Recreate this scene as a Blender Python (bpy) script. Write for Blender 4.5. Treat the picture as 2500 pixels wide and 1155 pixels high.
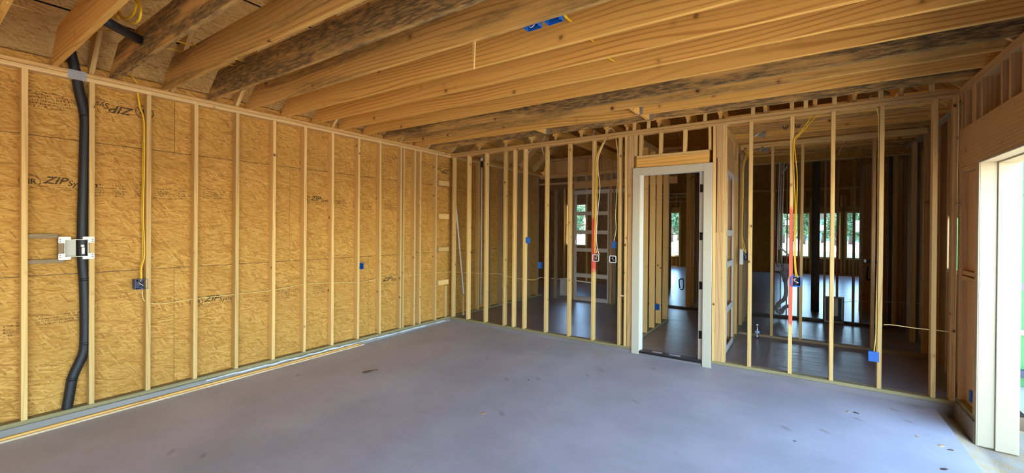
import bpy, bmesh, math, random
from mathutils import Vector as V, Matrix as M, noise as mnoise

random.seed(7)
S = bpy.context.scene
COL = S.collection
for o in list(bpy.data.objects):
    bpy.data.objects.remove(o)

# ------------------------------------------------------------------ camera
F, YAW, PITCH, ROLL, CY, H = 1022.579, 0.601071, 0.0046547, 0.0075312, 563.48, 1.68716
fw = V((-math.sin(YAW)*math.cos(PITCH), math.cos(YAW)*math.cos(PITCH), -math.sin(PITCH)))
rt = V((math.cos(YAW), math.sin(YAW), 0)); dn = fw.cross(rt)
cr, sr = math.cos(ROLL), math.sin(ROLL)
e1 = cr*rt - sr*dn; e2 = sr*rt + cr*dn
cam = bpy.data.cameras.new('camera'); camo = bpy.data.objects.new('camera', cam); COL.objects.link(camo)
camo.matrix_world = M(((e1.x, -e2.x, -fw.x, 0), (e1.y, -e2.y, -fw.y, 0), (e1.z, -e2.z, -fw.z, H), (0, 0, 0, 1)))
cam.sensor_width = 36; cam.lens = F*36/2500; cam.shift_y = -(577.5-CY)/2500; cam.clip_end = 500; cam.clip_start = .02
S.camera = camo

# ------------------------------------------------------------------ sky, sun, exposure
W = bpy.data.worlds.new('world'); S.world = W; W.use_nodes = True
wn = W.node_tree; wn.nodes.clear()
sky = wn.nodes.new('ShaderNodeTexSky'); sky.sky_type = 'NISHITA'; sky.sun_disc = False
sky.sun_elevation = math.radians(58); sky.sun_rotation = math.radians(295); sky.air_density = 1.0; sky.dust_density = .4; sky.ozone_density = 4.0
bg = wn.nodes.new('ShaderNodeBackground'); bg.inputs['Strength'].default_value = 0.8
wo = wn.nodes.new('ShaderNodeOutputWorld')
wn.links.new(sky.outputs[0], bg.inputs[0]); wn.links.new(bg.outputs[0], wo.inputs[0])
sun = bpy.data.lights.new('sun', 'SUN'); sun.energy = 8.0; sun.angle = math.radians(.6); sun.color = (1, .93, .82)
suno = bpy.data.objects.new('sun', sun); COL.objects.link(suno)
suno.rotation_euler = V((-.26, .12, 1)).to_track_quat('Z', 'Y').to_euler()
S.view_settings.view_transform = 'Standard'; S.view_settings.look = 'None'
S.view_settings.gamma = 1; S.view_settings.use_curve_mapping = False
S.view_settings.exposure = 1.82
cy = S.cycles
cy.use_denoising = True
try: cy.denoiser = 'OPENIMAGEDENOISE'
except Exception: pass
cy.max_bounces = 14; cy.diffuse_bounces = 9; cy.glossy_bounces = 4; cy.transparent_max_bounces = 16
cy.sample_clamp_indirect = 6; cy.caustics_reflective = False; cy.caustics_refractive = False

# ------------------------------------------------------------------ dimensions (metres)
XL, YB, ZT, XR = -5.384, 5.808, 3.083, 1.272       # left stud face, back stud face, wall top, right wall face
XS = XL-.089                                        # inner face of the left sheathing
YW2, YW3, YFAR = 7.73, 9.72, 20.3                   # house walls behind the garage
YF = -6.6                                           # garage wall behind the camera
def gz(x, y): return -.038-.004*(x-XL)-.010*(YB-y)  # the garage slab falls towards the opening

def ray(x, y):
    xx, yy = x-1250, y-CY
    return e1*(xx/F)+e2*(yy/F)+fw
def PX(x, y, X): d = ray(x, y); return d*(X/d.x)+V((0, 0, H))
def PY(x, y, Y): d = ray(x, y); return d*(Y/d.y)+V((0, 0, H))
def PZ(x, y, Z): d = ray(x, y); return d*((Z-H)/d.z)+V((0, 0, H))

# ------------------------------------------------------------------ material helpers
def mat(name):
    m = bpy.data.materials.new(name); m.use_nodes = True
    nt = m.node_tree; nt.nodes.clear()
    out = nt.nodes.new('ShaderNodeOutputMaterial'); b = nt.nodes.new('ShaderNodeBsdfPrincipled')
    nt.links.new(b.outputs[0], out.inputs[0])
    return m, nt, b, out
class G:
    def __init__(s, nt): s.nt = nt
    def put(s, n, k, v):
        if v is None: return
        if hasattr(v, 'is_output'): s.nt.links.new(v, n.inputs[k])
        else: n.inputs[k].default_value = v
    def math(s, op, a, b=None, c=None):
        n = s.nt.nodes.new('ShaderNodeMath'); n.operation = op
        for i, v in enumerate((a, b, c)): s.put(n, i, v)
        return n.outputs[0]
    def vm(s, op, a, b=None, scale=None):
        n = s.nt.nodes.new('ShaderNodeVectorMath'); n.operation = op
        s.put(n, 0, a); s.put(n, 1, b)
        if scale is not None: s.put(n, 'Scale', scale)
        return n.outputs[0]
    def noise(s, vec, scale, detail=2, rough=.5, col=False):
        n = s.nt.nodes.new('ShaderNodeTexNoise'); s.put(n, 'Vector', vec); s.put(n, 'Scale', scale); s.put(n, 'Detail', detail); s.put(n, 'Roughness', rough)
        return n.outputs[1 if col else 0]
    def voro(s, vec, scale, dim='3D', feature='F1'):
        n = s.nt.nodes.new('ShaderNodeTexVoronoi'); n.voronoi_dimensions = dim; n.feature = feature
        s.put(n, 'Vector', vec); s.put(n, 'Scale', scale)
        return n
    def mapr(s, v, a, b, c=0, d=1, smooth=True):
        n = s.nt.nodes.new('ShaderNodeMapRange'); n.interpolation_type = 'SMOOTHSTEP' if smooth else 'LINEAR'
        s.put(n, 0, v); s.put(n, 1, a); s.put(n, 2, b); s.put(n, 3, c); s.put(n, 4, d)
        return n.outputs[0]
    def mix(s, f, a, b, mode='MIX'):
        n = s.nt.nodes.new('ShaderNodeMix'); n.data_type = 'RGBA'; n.blend_type = mode
        s.put(n, 0, f)
        for k, v in ((6, a), (7, b)):
            s.put(n, k, v if hasattr(v, 'is_output') else (*v, 1))
        return n.outputs[2]
    def obj(s):
        return s.nt.nodes.new('ShaderNodeTexCoord').outputs['Object']
    def rand(s):
        return s.nt.nodes.new('ShaderNodeObjectInfo').outputs['Random']
    def sep(s, v):
        n = s.nt.nodes.new('ShaderNodeSeparateXYZ'); s.put(n, 0, v); return n.outputs
    def comb(s, x, y, z):
        n = s.nt.nodes.new('ShaderNodeCombineXYZ')
        for i, v in enumerate((x, y, z)): s.put(n, i, v)
        return n.outputs[0]
    def mapping(s, v, rot=(0, 0, 0), scale=(1, 1, 1), loc=(0, 0, 0)):
        n = s.nt.nodes.new('ShaderNodeMapping'); s.put(n, 0, v)
        n.inputs['Location'].default_value = loc; n.inputs['Rotation'].default_value = rot; n.inputs['Scale'].default_value = scale
        return n.outputs[0]
    def bump(s, h, strength, dist=.002):
        n = s.nt.nodes.new('ShaderNodeBump'); s.put(n, 'Height', h); n.inputs['Strength'].default_value = strength; n.inputs['Distance'].default_value = dist
        return n.outputs[0]

def plain(name, c, rough=.6, metal=0, var=0.0, scale=30, spec=None):
    m, nt, b, _ = mat(name); g = G(nt)
    if var:
        n = g.noise(g.obj(), scale, 3)
        col = g.mix(g.math('MULTIPLY', n, 1), tuple(x*(1-var) for x in c), tuple(min(1, x*(1+var)) for x in c))
        nt.links.new(col, b.inputs['Base Color'])
    else:
        b.inputs['Base Color'].default_value = (*c, 1)
    b.inputs['Roughness'].default_value = rough; b.inputs['Metallic'].default_value = metal
    if spec is not None: b.inputs['Specular IOR Level'].default_value = spec
    return m

def wood(name, light, dark, mold=0.0, mlo=.40, ring=42, ringamt=.6, knots=.5, paint=None, vary=.25, moldcol=(.082, .068, .042), kscale=4.2):
    m, nt, b, _ = mat(name); g = G(nt)
    r = g.rand(); o = g.obj()
    off = g.comb(g.math('MULTIPLY', r, 37.0), g.math('MULTIPLY', r, 13.7), g.math('MULTIPLY', r, 21.3))
    v = g.vm('ADD', o, off)
    x, y, z = g.sep(v)[:3]
    n1 = g.noise(g.mapping(v, scale=(.42, 2.6, 2.6)), 1, 1)
    n2 = g.noise(g.mapping(v, scale=(2.2, 14, 14)), 1, 2)
    ph = g.math('ADD', g.math('MULTIPLY', g.math('ADD', y, g.math('MULTIPLY', z, .7)), ring*5.5), g.math('ADD', g.math('MULTIPLY', n1, 46), g.math('MULTIPLY', n2, 2.2)))
    w = g.math('SINE', ph)
    late = g.mapr(w, .25, 1.0)
    broad = g.noise(g.mapping(v, scale=(.5, 3, 3)), 1.3, 2)
    fine = g.noise(g.mapping(v, scale=(5, 190, 190)), 1, 2)
    amt = g.math('MULTIPLY', late, g.mapr(broad, .3, .7, ringamt*.25, ringamt))
    col = g.mix(amt, light, dark)
    col = g.mix(g.mapr(fine, .35, .75, 0, .22), col, tuple(c*.62 for c in light))
    vk = g.voro(v, kscale); kd = vk.outputs['Distance']
    kmask = g.math('MULTIPLY', g.mapr(kd, .055, .10, 1, 0), knots)
    khalo = g.math('MULTIPLY', g.mapr(kd, .09, .22, 1, 0), knots*.45)
    col = g.mix(khalo, col, dark)
    col = g.mix(kmask, col, (.085, .03, .012))
    if mold:
        mo = g.noise(g.mapping(v, scale=(1.1, 6, 6)), 1, 3, .6)
        mo2 = g.noise(g.mapping(v, scale=(9, 60, 60)), 1, 4, .7)
        band = g.noise(g.mapping(v, scale=(.35, 7, 7)), 1, 1)
        mm = g.math('MULTIPLY', g.mapr(g.math('ADD', mo, g.math('MULTIPLY', g.math('SUBTRACT', band, .5), .9)), mlo, mlo+.26), g.mapr(mo2, .32, .62, .35, 1))
        col = g.mix(g.math('MULTIPLY', mm, mold), col, moldcol)
    bright = g.mapr(r, 0, 1, 1-vary, 1+vary*.35, False)
    col = g.mix(1.0, col, g.comb(bright, bright, bright), 'MULTIPLY')
    if paint:
        lx = g.sep(o)[0]
        pn = g.noise(o, 18, 3)
        lx = g.math('ADD', lx, g.math('MULTIPLY', g.math('SUBTRACT', pn, .5), .12))
        pm = g.math('MULTIPLY', g.mapr(lx, paint[0]-.05, paint[0]+.03), g.mapr(lx, paint[1]-.03, paint[1]+.05, 1, 0))
        col = g.mix(g.math('MULTIPLY', pm, .88), col, paint[2] if len(paint) > 2 else (.72, .05, .045))
    nt.links.new(col, b.inputs['Base Color'])
    b.inputs['Roughness'].default_value = .62; b.inputs['Specular IOR Level'].default_value = .25
    nt.links.new(g.bump(g.math('ADD', g.math('MULTIPLY', late, .5), fine), .25, .0012), b.inputs['Normal'])
    return m

def osb(name, c0, c1, c2, scale=1.0):
    m, nt, b, _ = mat(name); g = G(nt)
    o = g.obj(); r = g.rand()
    o = g.vm('ADD', o, g.comb(g.math('MULTIPLY', r, 17.0), g.math('MULTIPLY', r, 9.0), 0.0))
    wob = g.vm('SCALE', g.vm('SUBTRACT', g.noise(o, 4, 2, col=True), (.5, .5, .5)), scale=.05)
    o = g.vm('ADD', o, wob)
    val = edge = None
    for i, (a, sx, sy) in enumerate(((5, 5.5, 46), (-24, 6.5, 56), (31, 7.0, 60), (-9, 6.0, 64), (58, 8, 66), (14, 7, 70))):
        mp = g.mapping(g.mapping(o, (0, 0, math.radians(a))), (0, 0, 0), (sx*scale, sy*scale, 1), (i*3.7, i*5.1, 0))
        vo = g.voro(mp, 1.0, '2D'); rgb = g.sep(vo.outputs['Color'])
        c = g.math('ADD', g.math('MULTIPLY', rgb[0], .75), g.math('MULTIPLY', g.noise(g.mapping(mp, scale=(1, 9, 1)), 1, 1), .4))
        d = g.mapr(vo.outputs['Distance'], .35, .8, 1, .62)
        c = g.math('MULTIPLY', c, d)
        if val is None: val = c
        else:
            k = g.math('GREATER_THAN', rgb[1], .56 if i < 4 else .72)
            n = nt.nodes.new('ShaderNodeMix'); n.data_type = 'FLOAT'
            g.put(n, 0, k); g.put(n, 2, val); g.put(n, 3, c); val = n.outputs[0]
    big = g.noise(o, 1.4, 3)
    fib = g.noise(g.mapping(o, (0, 0, .12), (16, 240, 1)), 1, 3, .65)
    val = g.math('ADD', g.math('MULTIPLY', val, .92), .04)
    val2 = g.math('ADD', val, g.math('MULTIPLY', g.math('SUBTRACT', fib, .5), .75))
    rp = nt.nodes.new('ShaderNodeValToRGB'); g.put(rp, 0, val2)
    cr_ = rp.color_ramp; cr_.elements[0].position = .06; cr_.elements[0].color = (*c0, 1); cr_.elements[1].position = .95; cr_.elements[1].color = (*c2, 1)
    e = cr_.elements.new(.36); e.color = (*c1, 1)
    col = g.mix(g.mapr(big, .3, .7, 0, .35), rp.outputs[0], tuple(c*.8 for c in c1))
    nt.links.new(col, b.inputs['Base Color']); b.inputs['Roughness'].default_value = .7; b.inputs['Specular IOR Level'].default_value = .2
    nt.links.new(g.bump(val, .35, .002), b.inputs['Normal'])
    return m

def concrete(name, c, spots=.5, rough=.55, dirt=None, bumpy=.1, ripple=0.0):
    m, nt, b, _ = mat(name); g = G(nt); o = g.obj()
    n = g.noise(o, 1.1, 5, .6); n2 = g.noise(g.mapping(o, scale=(3, 9, 1)), 1.2, 4, .6); n3 = g.noise(o, 90, 3)
    col = g.mix(g.mapr(n, .3, .7), tuple(x*.86 for x in c), tuple(x*1.1 for x in c))
    col = g.mix(g.mapr(n2, .5, .75, 0, .22), col, (c[0]*.8, c[1]*.7, c[2]*.62))
    col = g.mix(g.mapr(n3, .4, .7, 0, .12), col, tuple(x*.6 for x in c))
    if spots:
        vo = g.voro(g.mapping(g.mapping(o, (0, 0, .7)), (0, 0, 0), (1.1, 2.6, 1)), 1.0, '2D'); rr_ = g.sep(vo.outputs['Color'])[0]
        dd = g.math('ADD', vo.outputs['Distance'], g.math('MULTIPLY', g.math('SUBTRACT', g.noise(o, 22, 4, .7), .5), .12))
        sp = g.math('MULTIPLY', g.math('MULTIPLY', g.mapr(dd, .02, .085, 1, 0), g.math('GREATER_THAN', rr_, .68)), spots)
        col = g.mix(sp, col, (c[0]*.55, c[1]*.40, c[2]*.30))
    if dirt:
        dn_ = g.noise(o, 7, 6, .75); col = g.mix(g.mapr(dn_, .42, .62, 0, .9), col, dirt)
    nt.links.new(col, b.inputs['Base Color']); b.inputs['Roughness'].default_value = rough; b.inputs['Specular IOR Level'].default_value = .35
    nt.links.new(g.bump(g.math('ADD', g.math('ADD', n3, n), g.math('MULTIPLY', g.noise(g.mapping(o, scale=(1.2, 5, 1)), 1.6, 4, .6), ripple)), bumpy, .003), b.inputs['Normal'])
    return m

MT = {}
STUD = dict(light=(.80, .53, .19), dark=(.54, .27, .07))
MT['stud'] = wood('stud_pine', **STUD, knots=.95, kscale=5.6)
MT['studred'] = wood('stud_pine_red', **STUD, paint=(1.02, 1.86))
MT['plate'] = wood('plate_pine', (.66, .40, .14), (.42, .19, .05), vary=.1)
MT['brown'] = wood('brown_pine', (.66, .41, .17), (.40, .20, .07), knots=.5, vary=.15)
MT['joist'] = wood('joist_pine', (.87, .49, .12), (.48, .18, .03), ring=24, ringamt=.72, knots=.6, vary=.12)
MT['joistm'] = wood('joist_pine_stained', (.78, .45, .135), (.42, .17, .04), mold=.92, mlo=.29, ring=24, ringamt=.6, knots=.6, vary=.1)
MT['joistl'] = wood('joist_pine_marked', (.82, .46, .125), (.44, .17, .03), mold=.6, ring=24, ringamt=.7, knots=.9, vary=.1)
MT['treated'] = wood('treated_pine', (.33, .27, .12), (.17, .14, .06), vary=.1, knots=.3)
MT['trim2'] = wood('pale_plate_pine', (.80, .54, .23), (.56, .3, .1), vary=.08)
MT['trim'] = wood('trim_pine', (.74, .55, .32), (.55, .33, .16), vary=.1, knots=.2)
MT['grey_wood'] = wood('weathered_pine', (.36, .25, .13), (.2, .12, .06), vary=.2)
MT['osb'] = osb('strand_board', (.20, .085, .016), (.48, .235, .042), (.68, .40, .105), 1.45)
MT['osbroof'] = osb('strand_board_roof', (.22, .11, .03), (.60, .36, .11), (.80, .55, .22), 1.7)
MT['osbdark'] = osb('strand_board_dark', (.11, .05, .018), (.26, .135, .05), (.38, .21, .085))
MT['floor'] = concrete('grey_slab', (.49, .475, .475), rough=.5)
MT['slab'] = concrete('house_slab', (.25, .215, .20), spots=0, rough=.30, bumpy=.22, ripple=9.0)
MT['curb'] = concrete('curb_concrete', (.27, .25, .215), rough=.8, spots=0, bumpy=.4)
MT['lip'] = concrete('rough_concrete', (.36, .30, .21), rough=.9, spots=.9, dirt=(.40, .27, .12), bumpy=.9)
MT['ground'] = concrete('sandy_ground', (.62, .52, .38), rough=.9, dirt=(.5, .42, .3), bumpy=.3)
MT['sealant'] = plain('pale_sealant', (.62, .64, .63), .8, var=.25, scale=25)
MT['beige'] = plain('beige_paint', (.56, .51, .36), .5, var=.04)
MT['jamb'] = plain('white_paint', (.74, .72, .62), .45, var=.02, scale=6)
MT['cream'] = plain('cream_board', (.47, .395, .255), .55, var=.03, scale=6)
MT['pvc'] = plain('white_pvc', (.75, .75, .72), .35)
MT['greypvc'] = plain('grey_pvc', (.30, .28, .275), .4, var=.06, scale=10)
MT['whiteplastic'] = plain('white_plastic', (.80, .78, .70), .4)
MT['paleplastic'] = plain('pale_grey_plastic', (.50, .47, .38), .5)
MT['greyslat'] = plain('primed_slat', (.62, .57, .50), .6, var=.06)
MT['foam'] = plain('black_foam', (.013, .013, .014), .55, var=.3, scale=40)
MT['black'] = plain('black_plastic', (.012, .012, .012), .4)
MT['blue'] = plain('blue_plastic', (.012, .12, .44), .38)
MT['blued'] = plain('navy_plastic', (.012, .03, .12), .38)
MT['yellow'] = plain('yellow_jacket', (.80, .50, .015), .4)
MT['paleyellow'] = plain('pale_yellow_jacket', (.80, .62, .22), .45)
MT['white'] = plain('white_jacket', (.80, .76, .66), .45)
MT['copper'] = plain('copper', (.70, .30, .14), .35, 1)
MT['steel'] = plain('galvanised_steel', (.42, .43, .44), .42, .85, var=.35, scale=60)
MT['hinge'] = plain('dark_bronze', (.03, .022, .018), .4, .6)
MT['ink'] = None
MT['sticker'] = plain('sticker_paper', (.78, .76, .78), .5)
MT['redink'] = plain('red_ink', (.5, .03, .03), .5)
MT['greenzip'] = plain('green_sheathing', (.075, .27, .08), .6, var=.06, scale=3)
MT['greenink'] = plain('green_ink', (.06, .25, .08), .6)
MT['bark'] = plain('brown_bark', (.10, .045, .02), .8, var=.4, scale=30)
MT['grass'] = plain('lawn', (.055, .095, .012), .9, var=.3, scale=2)
MT['road'] = plain('pale_road', (.42, .38, .32), .9, var=.1, scale=1)
MT['leaves'] = plain('tree_leaves', (.10, .18, .085), .8, var=.5, scale=.6)
MT['trunk'] = plain('tree_trunk', (.13, .09, .06), .9, var=.3, scale=4)
MT['tealwrap'] = plain('teal_wrap', (.16, .34, .33), .6, var=.1, scale=2)
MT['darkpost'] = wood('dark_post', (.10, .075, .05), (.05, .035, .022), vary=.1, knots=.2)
MT['winframe'] = plain('window_vinyl', (.60, .56, .42), .45)
MT['cap'] = plain('bottle_cap', (.8, .82, .85), .4)
MT['label'] = plain('bottle_label', (.45, .58, .78), .4, var=.2, scale=60)
def glass(name, tint=(1, 1, 1), gl=.08):
    m, nt, b, out = mat(name); nt.nodes.remove(b)
    t = nt.nodes.new('ShaderNodeBsdfTransparent'); t.inputs[0].default_value = (*tint, 1)
    gg = nt.nodes.new('ShaderNodeBsdfGlossy'); gg.inputs['Roughness'].default_value = .02
    mx = nt.nodes.new('ShaderNodeMixShader'); mx.inputs[0].default_value = gl
    nt.links.new(t.outputs[0], mx.inputs[1]); nt.links.new(gg.outputs[0], mx.inputs[2]); nt.links.new(mx.outputs[0], out.inputs[0])
    return m
MT['glass'] = glass('window_glass', (.93, .97, .95))
MT['bottle'] = glass('bottle_plastic', (.80, .87, .95), .2)
def film():
    m, nt, b, out = mat('paper_film'); nt.nodes.remove(b)
    t = nt.nodes.new('ShaderNodeBsdfTranslucent'); t.inputs[0].default_value = (.8, .8, .78, 1)
    nt.links.new(t.outputs[0], out.inputs[0]); return m
MT['film'] = film()
def ink():
    m, nt, b, out = mat('faded_ink'); g = G(nt)
    b.inputs['Base Color'].default_value = (.07, .04, .018, 1); b.inputs['Roughness'].default_value = .8
    t = nt.nodes.new('ShaderNodeBsdfTransparent'); mx = nt.nodes.new('ShaderNodeMixShader')
    n = g.noise(nt.nodes.new('ShaderNodeTexCoord').outputs['Object'], 60, 4, .7)
    nt.links.new(g.mapr(n, .36, .6, .85, .25), mx.inputs[0])
    nt.links.new(t.outputs[0], mx.inputs[1]); nt.links.new(b.outputs[0], mx.inputs[2]); nt.links.new(mx.outputs[0], out.inputs[0])
    return m
MT['ink'] = ink()

# ------------------------------------------------------------------ object helpers
def link(name, data, parent=None, mw=None):
    o = bpy.data.objects.new(name, data); COL.objects.link(o)
    mw = mw or M.Identity(4)
    if parent is not None:
        o.parent = parent
        p = parent; acc = M.Identity(4)
        while p is not None: acc = p.matrix_basis @ acc; p = p.parent
        o.matrix_basis = acc.inverted() @ mw
    else: o.matrix_basis = mw
    return o
def structure(name, loc=(0, 0, 0)):
    o = link(name, None, None, M.Translation(loc)); o['kind'] = 'structure'; o.empty_display_size = .1
    return o
def thing(name, label, cat, loc=(0, 0, 0), group=None):
    o = link(name, None, None, M.Translation(loc)); o['label'] = label; o['category'] = cat; o.empty_display_size = .1
    if group: o['group'] = group
    return o
def tag(o, label, cat, group=None):
    o['label'] = label; o['category'] = cat
    if group: o['group'] = group
    return o
def mesh(name, verts, faces, m, smooth=False):
    me = bpy.data.meshes.new(name); me.from_pydata([tuple(v) for v in verts], [], faces); me.materials.append(m)
    bm_ = bmesh.new(); bm_.from_mesh(me); bmesh.ops.recalc_face_normals(bm_, faces=bm_.faces); bm_.to_mesh(me); bm_.free()
    if smooth:
        for p in me.polygons: p.use_smooth = True
    return me
BC = {}
def board_mesh(L, w, t, m, ch=.003):
    key = (round(L, 3), round(w, 4), round(t, 4), m.name)
    if key in BC: return BC[key]
    ch = min(ch, t*.25, w*.25)
    a, c = w/2, t/2
    ring = [(-a+ch, -c), (a-ch, -c), (a, -c+ch), (a, c-ch), (a-ch, c), (-a+ch, c), (-a, c-ch), (-a, -c+ch)]
    vs = [(0, y, z) for y, z in ring]+[(L, y, z) for y, z in ring]
    fs = [(i, (i+1) % 8, 8+(i+1) % 8, 8+i) for i in range(8)]+[tuple(range(7, -1, -1)), tuple(range(8, 16))]
    BC[key] = mesh('board', vs, fs, m); return BC[key]
def frame(a, ax, wd):
    ax = ax.normalized(); wd = (wd-ax*wd.dot(ax)).normalized(); n = ax.cross(wd)
    return M(((ax.x, wd.x, n.x, a.x), (ax.y, wd.y, n.y, a.y), (ax.z, wd.z, n.z, a.z), (0, 0, 0, 1)))
def board(name, parent, a, b, wd, w, t, m, label=None):
    a, b = V(a), V(b)
    o = link(name, board_mesh((b-a).length, w, t, m), parent, frame(a, b-a, V(wd)))
    if label: o['label'] = label
    return o
def bbox(name, parent, lo, hi, m, along=None, label=None):
    """an axis-aligned board given by two corners; grain along its longest side unless told"""
    lo, hi = V(lo), V(hi); d = hi-lo; c = (lo+hi)/2
    k = along if along is not None else max(range(3), key=lambda i: d[i])
    r = [i for i in range(3) if i != k]
    wi, ti = (r if d[r[0]] >= d[r[1]] else r[::-1])
    a = c.copy(); a[k] = lo[k]; b = c.copy(); b[k] = hi[k]
    wd = V((0, 0, 0)); wd[wi] = 1
    return board(name, parent, a, b, wd, d[wi], d[ti], m, label)
def smoothpath(p, n=6):
    p = [V(q) for q in p]
    if len(p) < 3: return p
    out = []
    for i in range(len(p)-1):
        p0 = p[max(i-1, 0)]; p1 = p[i]; p2 = p[i+1]; p3 = p[min(i+2, len(p)-1)]
        for k in range(n):
            t = k/n
            out.append(.5*((2*p1)+(p2-p0)*t+(2*p0-5*p1+4*p2-p3)*t*t+(3*p1-p0-3*p2+p3)*t**3))
    out.append(p[-1]); return out
def tube_mesh(name, pts, r, m, sides=7, n=6, flat=1.0):
    p = smoothpath(pts, n) if n else [V(q) for q in pts]
    rr = r if isinstance(r, (list, tuple)) else [r]*len(p)
    if len(rr) != len(p): rr = [rr[min(len(rr)-1, int(i*len(rr)/len(p)))] for i in range(len(p))]
    vs, fs = [], []
    nrm = None
    for i, q in enumerate(p):
        t = (p[min(i+1, len(p)-1)]-p[max(i-1, 0)]).normalized()
        if nrm is None:
            nrm = t.cross(V((0, 0, 1)));
            if nrm.length < .1: nrm = t.cross(V((0, 1, 0)))
        nrm = (nrm-t*nrm.dot(t)).normalized(); bn = t.cross(nrm)
        for k in range(sides):
            a = 2*math.pi*k/sides
            vs.append(q+nrm*math.cos(a)*rr[i]+bn*math.sin(a)*rr[i]*flat)
    for i in range(len(p)-1):
        for k in range(sides):
            fs.append((i*sides+k, i*sides+(k+1) % sides, (i+1)*sides+(k+1) % sides, (i+1)*sides+k))
    fs.append(tuple(range(sides))[::-1]); fs.append(tuple(range((len(p)-1)*sides, len(p)*sides)))
    return mesh(name, vs, fs, m, True)
def tube(name, parent, pts, r, m, **k):
    org = V(pts[0]); me = tube_mesh(name, [V(q)-org for q in pts], r, m, **k)
    return link(name, me, parent, M.Translation(org))
def prism(name, parent, poly, org, ex, ey, depth, m, label=None):
    """polygon in the ex/ey plane, extruded both ways along ex x ey"""
    ex = V(ex).normalized(); ey = V(ey).normalized(); ez = ex.cross(ey); k = len(poly)
    vs = [(x, y, -depth/2) for x, y in poly]+[(x, y, depth/2) for x, y in poly]
    fs = [tuple(range(k))[::-1], tuple(range(k, 2*k))]+[(i, (i+1) % k, k+(i+1) % k, k+i) for i in range(k)]
    mw = M(((ex.x, ey.x, ez.x, org[0]), (ex.y, ey.y, ez.y, org[1]), (ex.z, ey.z, ez.z, org[2]), (0, 0, 0, 1)))
    o = link(name, mesh(name, vs, fs, m), parent, mw)
    if label: o['label'] = label
    return o
def lathe(name, parent, prof, org, m, sides=20, axis='Z'):
    vs, fs = [], []
    for r, z in prof:
        for k in range(sides):
            a = 2*math.pi*k/sides; vs.append((r*math.cos(a), r*math.sin(a), z))
    for i in range(len(prof)-1):
        for k in range(sides):
            fs.append((i*sides+k, i*sides+(k+1) % sides, (i+1)*sides+(k+1) % sides, (i+1)*sides+k))
    fs.append(tuple(range(sides))[::-1]); fs.append(tuple(range((len(prof)-1)*sides, len(prof)*sides)))
    R = M.Identity(4)
    if axis == 'X': R = M.Rotation(math.pi/2, 4, 'Y')
    if axis == 'Y': R = M.Rotation(-math.pi/2, 4, 'X')
    return link(name, mesh(name, vs, fs, m, True), parent, M.Translation(V(org)) @ R)
def text(name, parent, body, org, right, up, size, m, shear=0, bold=0, align='LEFT', squash=1.0):
    cu = bpy.data.curves.new(name, 'FONT'); cu.body = body; cu.size = size; cu.shear = shear; cu.offset = bold; cu.align_x = align; cu.extrude = .0004
    cu.resolution_u = 3
    tmp = bpy.data.objects.new('tmp', cu); COL.objects.link(tmp)
    bpy.context.view_layer.update()
    me = bpy.data.meshes.new_from_object(tmp.evaluated_get(bpy.context.evaluated_depsgraph_get()))
    bpy.data.objects.remove(tmp); me.materials.clear(); me.materials.append(m)
    right = V(right).normalized(); up = V(up).normalized(); nn = right.cross(up)
    mw = M(((right.x*squash, up.x, nn.x, org[0]), (right.y*squash, up.y, nn.y, org[1]), (right.z*squash, up.z, nn.z, org[2]), (0, 0, 0, 1)))
    return link(name, me, parent, mw)
def sheet(name, parent, pts, m, thick=None):
    o = link(name, mesh(name, pts, [tuple(range(len(pts)))], m), parent); return o
exec_jit = random.Random(3)
def jit(s): return exec_jit.uniform(-s, s)

# ================================================================== GROUND, FLOORS
floor = structure('floor')
XE_, GY_ = 1.5, 8.2
def slabmesh(name, x0, x1, y0, y1, zf, m, nx=1, ny=1, drop=.12):
    vs, fs = [], []
    for j in range(ny+1):
        for i in range(nx+1):
            x = x0+(x1-x0)*i/nx; y = y0+(y1-y0)*j/ny; vs.append((x, y, zf(x, y)))
    for j in range(ny):
        for i in range(nx): fs.append((j*(nx+1)+i, j*(nx+1)+i+1, (j+1)*(nx+1)+i+1, (j+1)*(nx+1)+i))
    k = len(vs)
    cs = [(x0, y0), (x1, y0), (x1, y1), (x0, y1)]
    top = [0, nx, (nx+1)*(ny+1)-1, (nx+1)*ny]
    for x, y in cs: vs.append((x, y, zf(x, y)-drop))
    for i in range(4): fs.append((top[i], k+i, k+(i+1) % 4, top[(i+1) % 4])) if nx == ny == 1 else None
    fs.append((k+3, k+2, k+1, k))
    return mesh(name, vs, fs, m)
link('garage_slab', slabmesh('garage_slab', XS-.05, 1.13, YF, YB+.02, gz, MT['floor']), floor)
def lipz(x, y):
    n = mnoise.noise(V((x*9, y*9, 0)))*.006
    return gz(x, y)-.020-min(.07, .42*max(0, x-1.13))-.02*max(0, x-1.3)+n
lp_ = link('rough_lip', slabmesh('rough_lip', 1.13, 2.1, YF, YB+.1, lipz, MT['lip'], 30, 200, .2), floor)
for p_ in lp_.data.polygons: p_.use_smooth = True
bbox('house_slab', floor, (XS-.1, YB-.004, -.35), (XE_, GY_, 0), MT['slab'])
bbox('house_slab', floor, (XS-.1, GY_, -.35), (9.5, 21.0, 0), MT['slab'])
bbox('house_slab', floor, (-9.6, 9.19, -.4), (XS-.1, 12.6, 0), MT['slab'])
bbox('curb', floor, (XS-.08, YF, -.35), (XL+.012, YB, 0), MT['curb'], 1)
bbox('curb', floor, (XR-.012, 5.262, -.35), (XR+.16, YB-.006, .045), MT['curb'], 1)
# ragged pale sealant along the left curb
pts = []; rr = []
y = 1.9
while y < YB-.05:
    pts.append(V((XL+.012+jit(.004), y, -.012+jit(.007)))); rr.append(.010+jit(.005)); y += .09
o = link('sealant_bead', tube_mesh('sealant_bead', pts, rr, MT['sealant'], 6, 0), floor)

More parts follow.
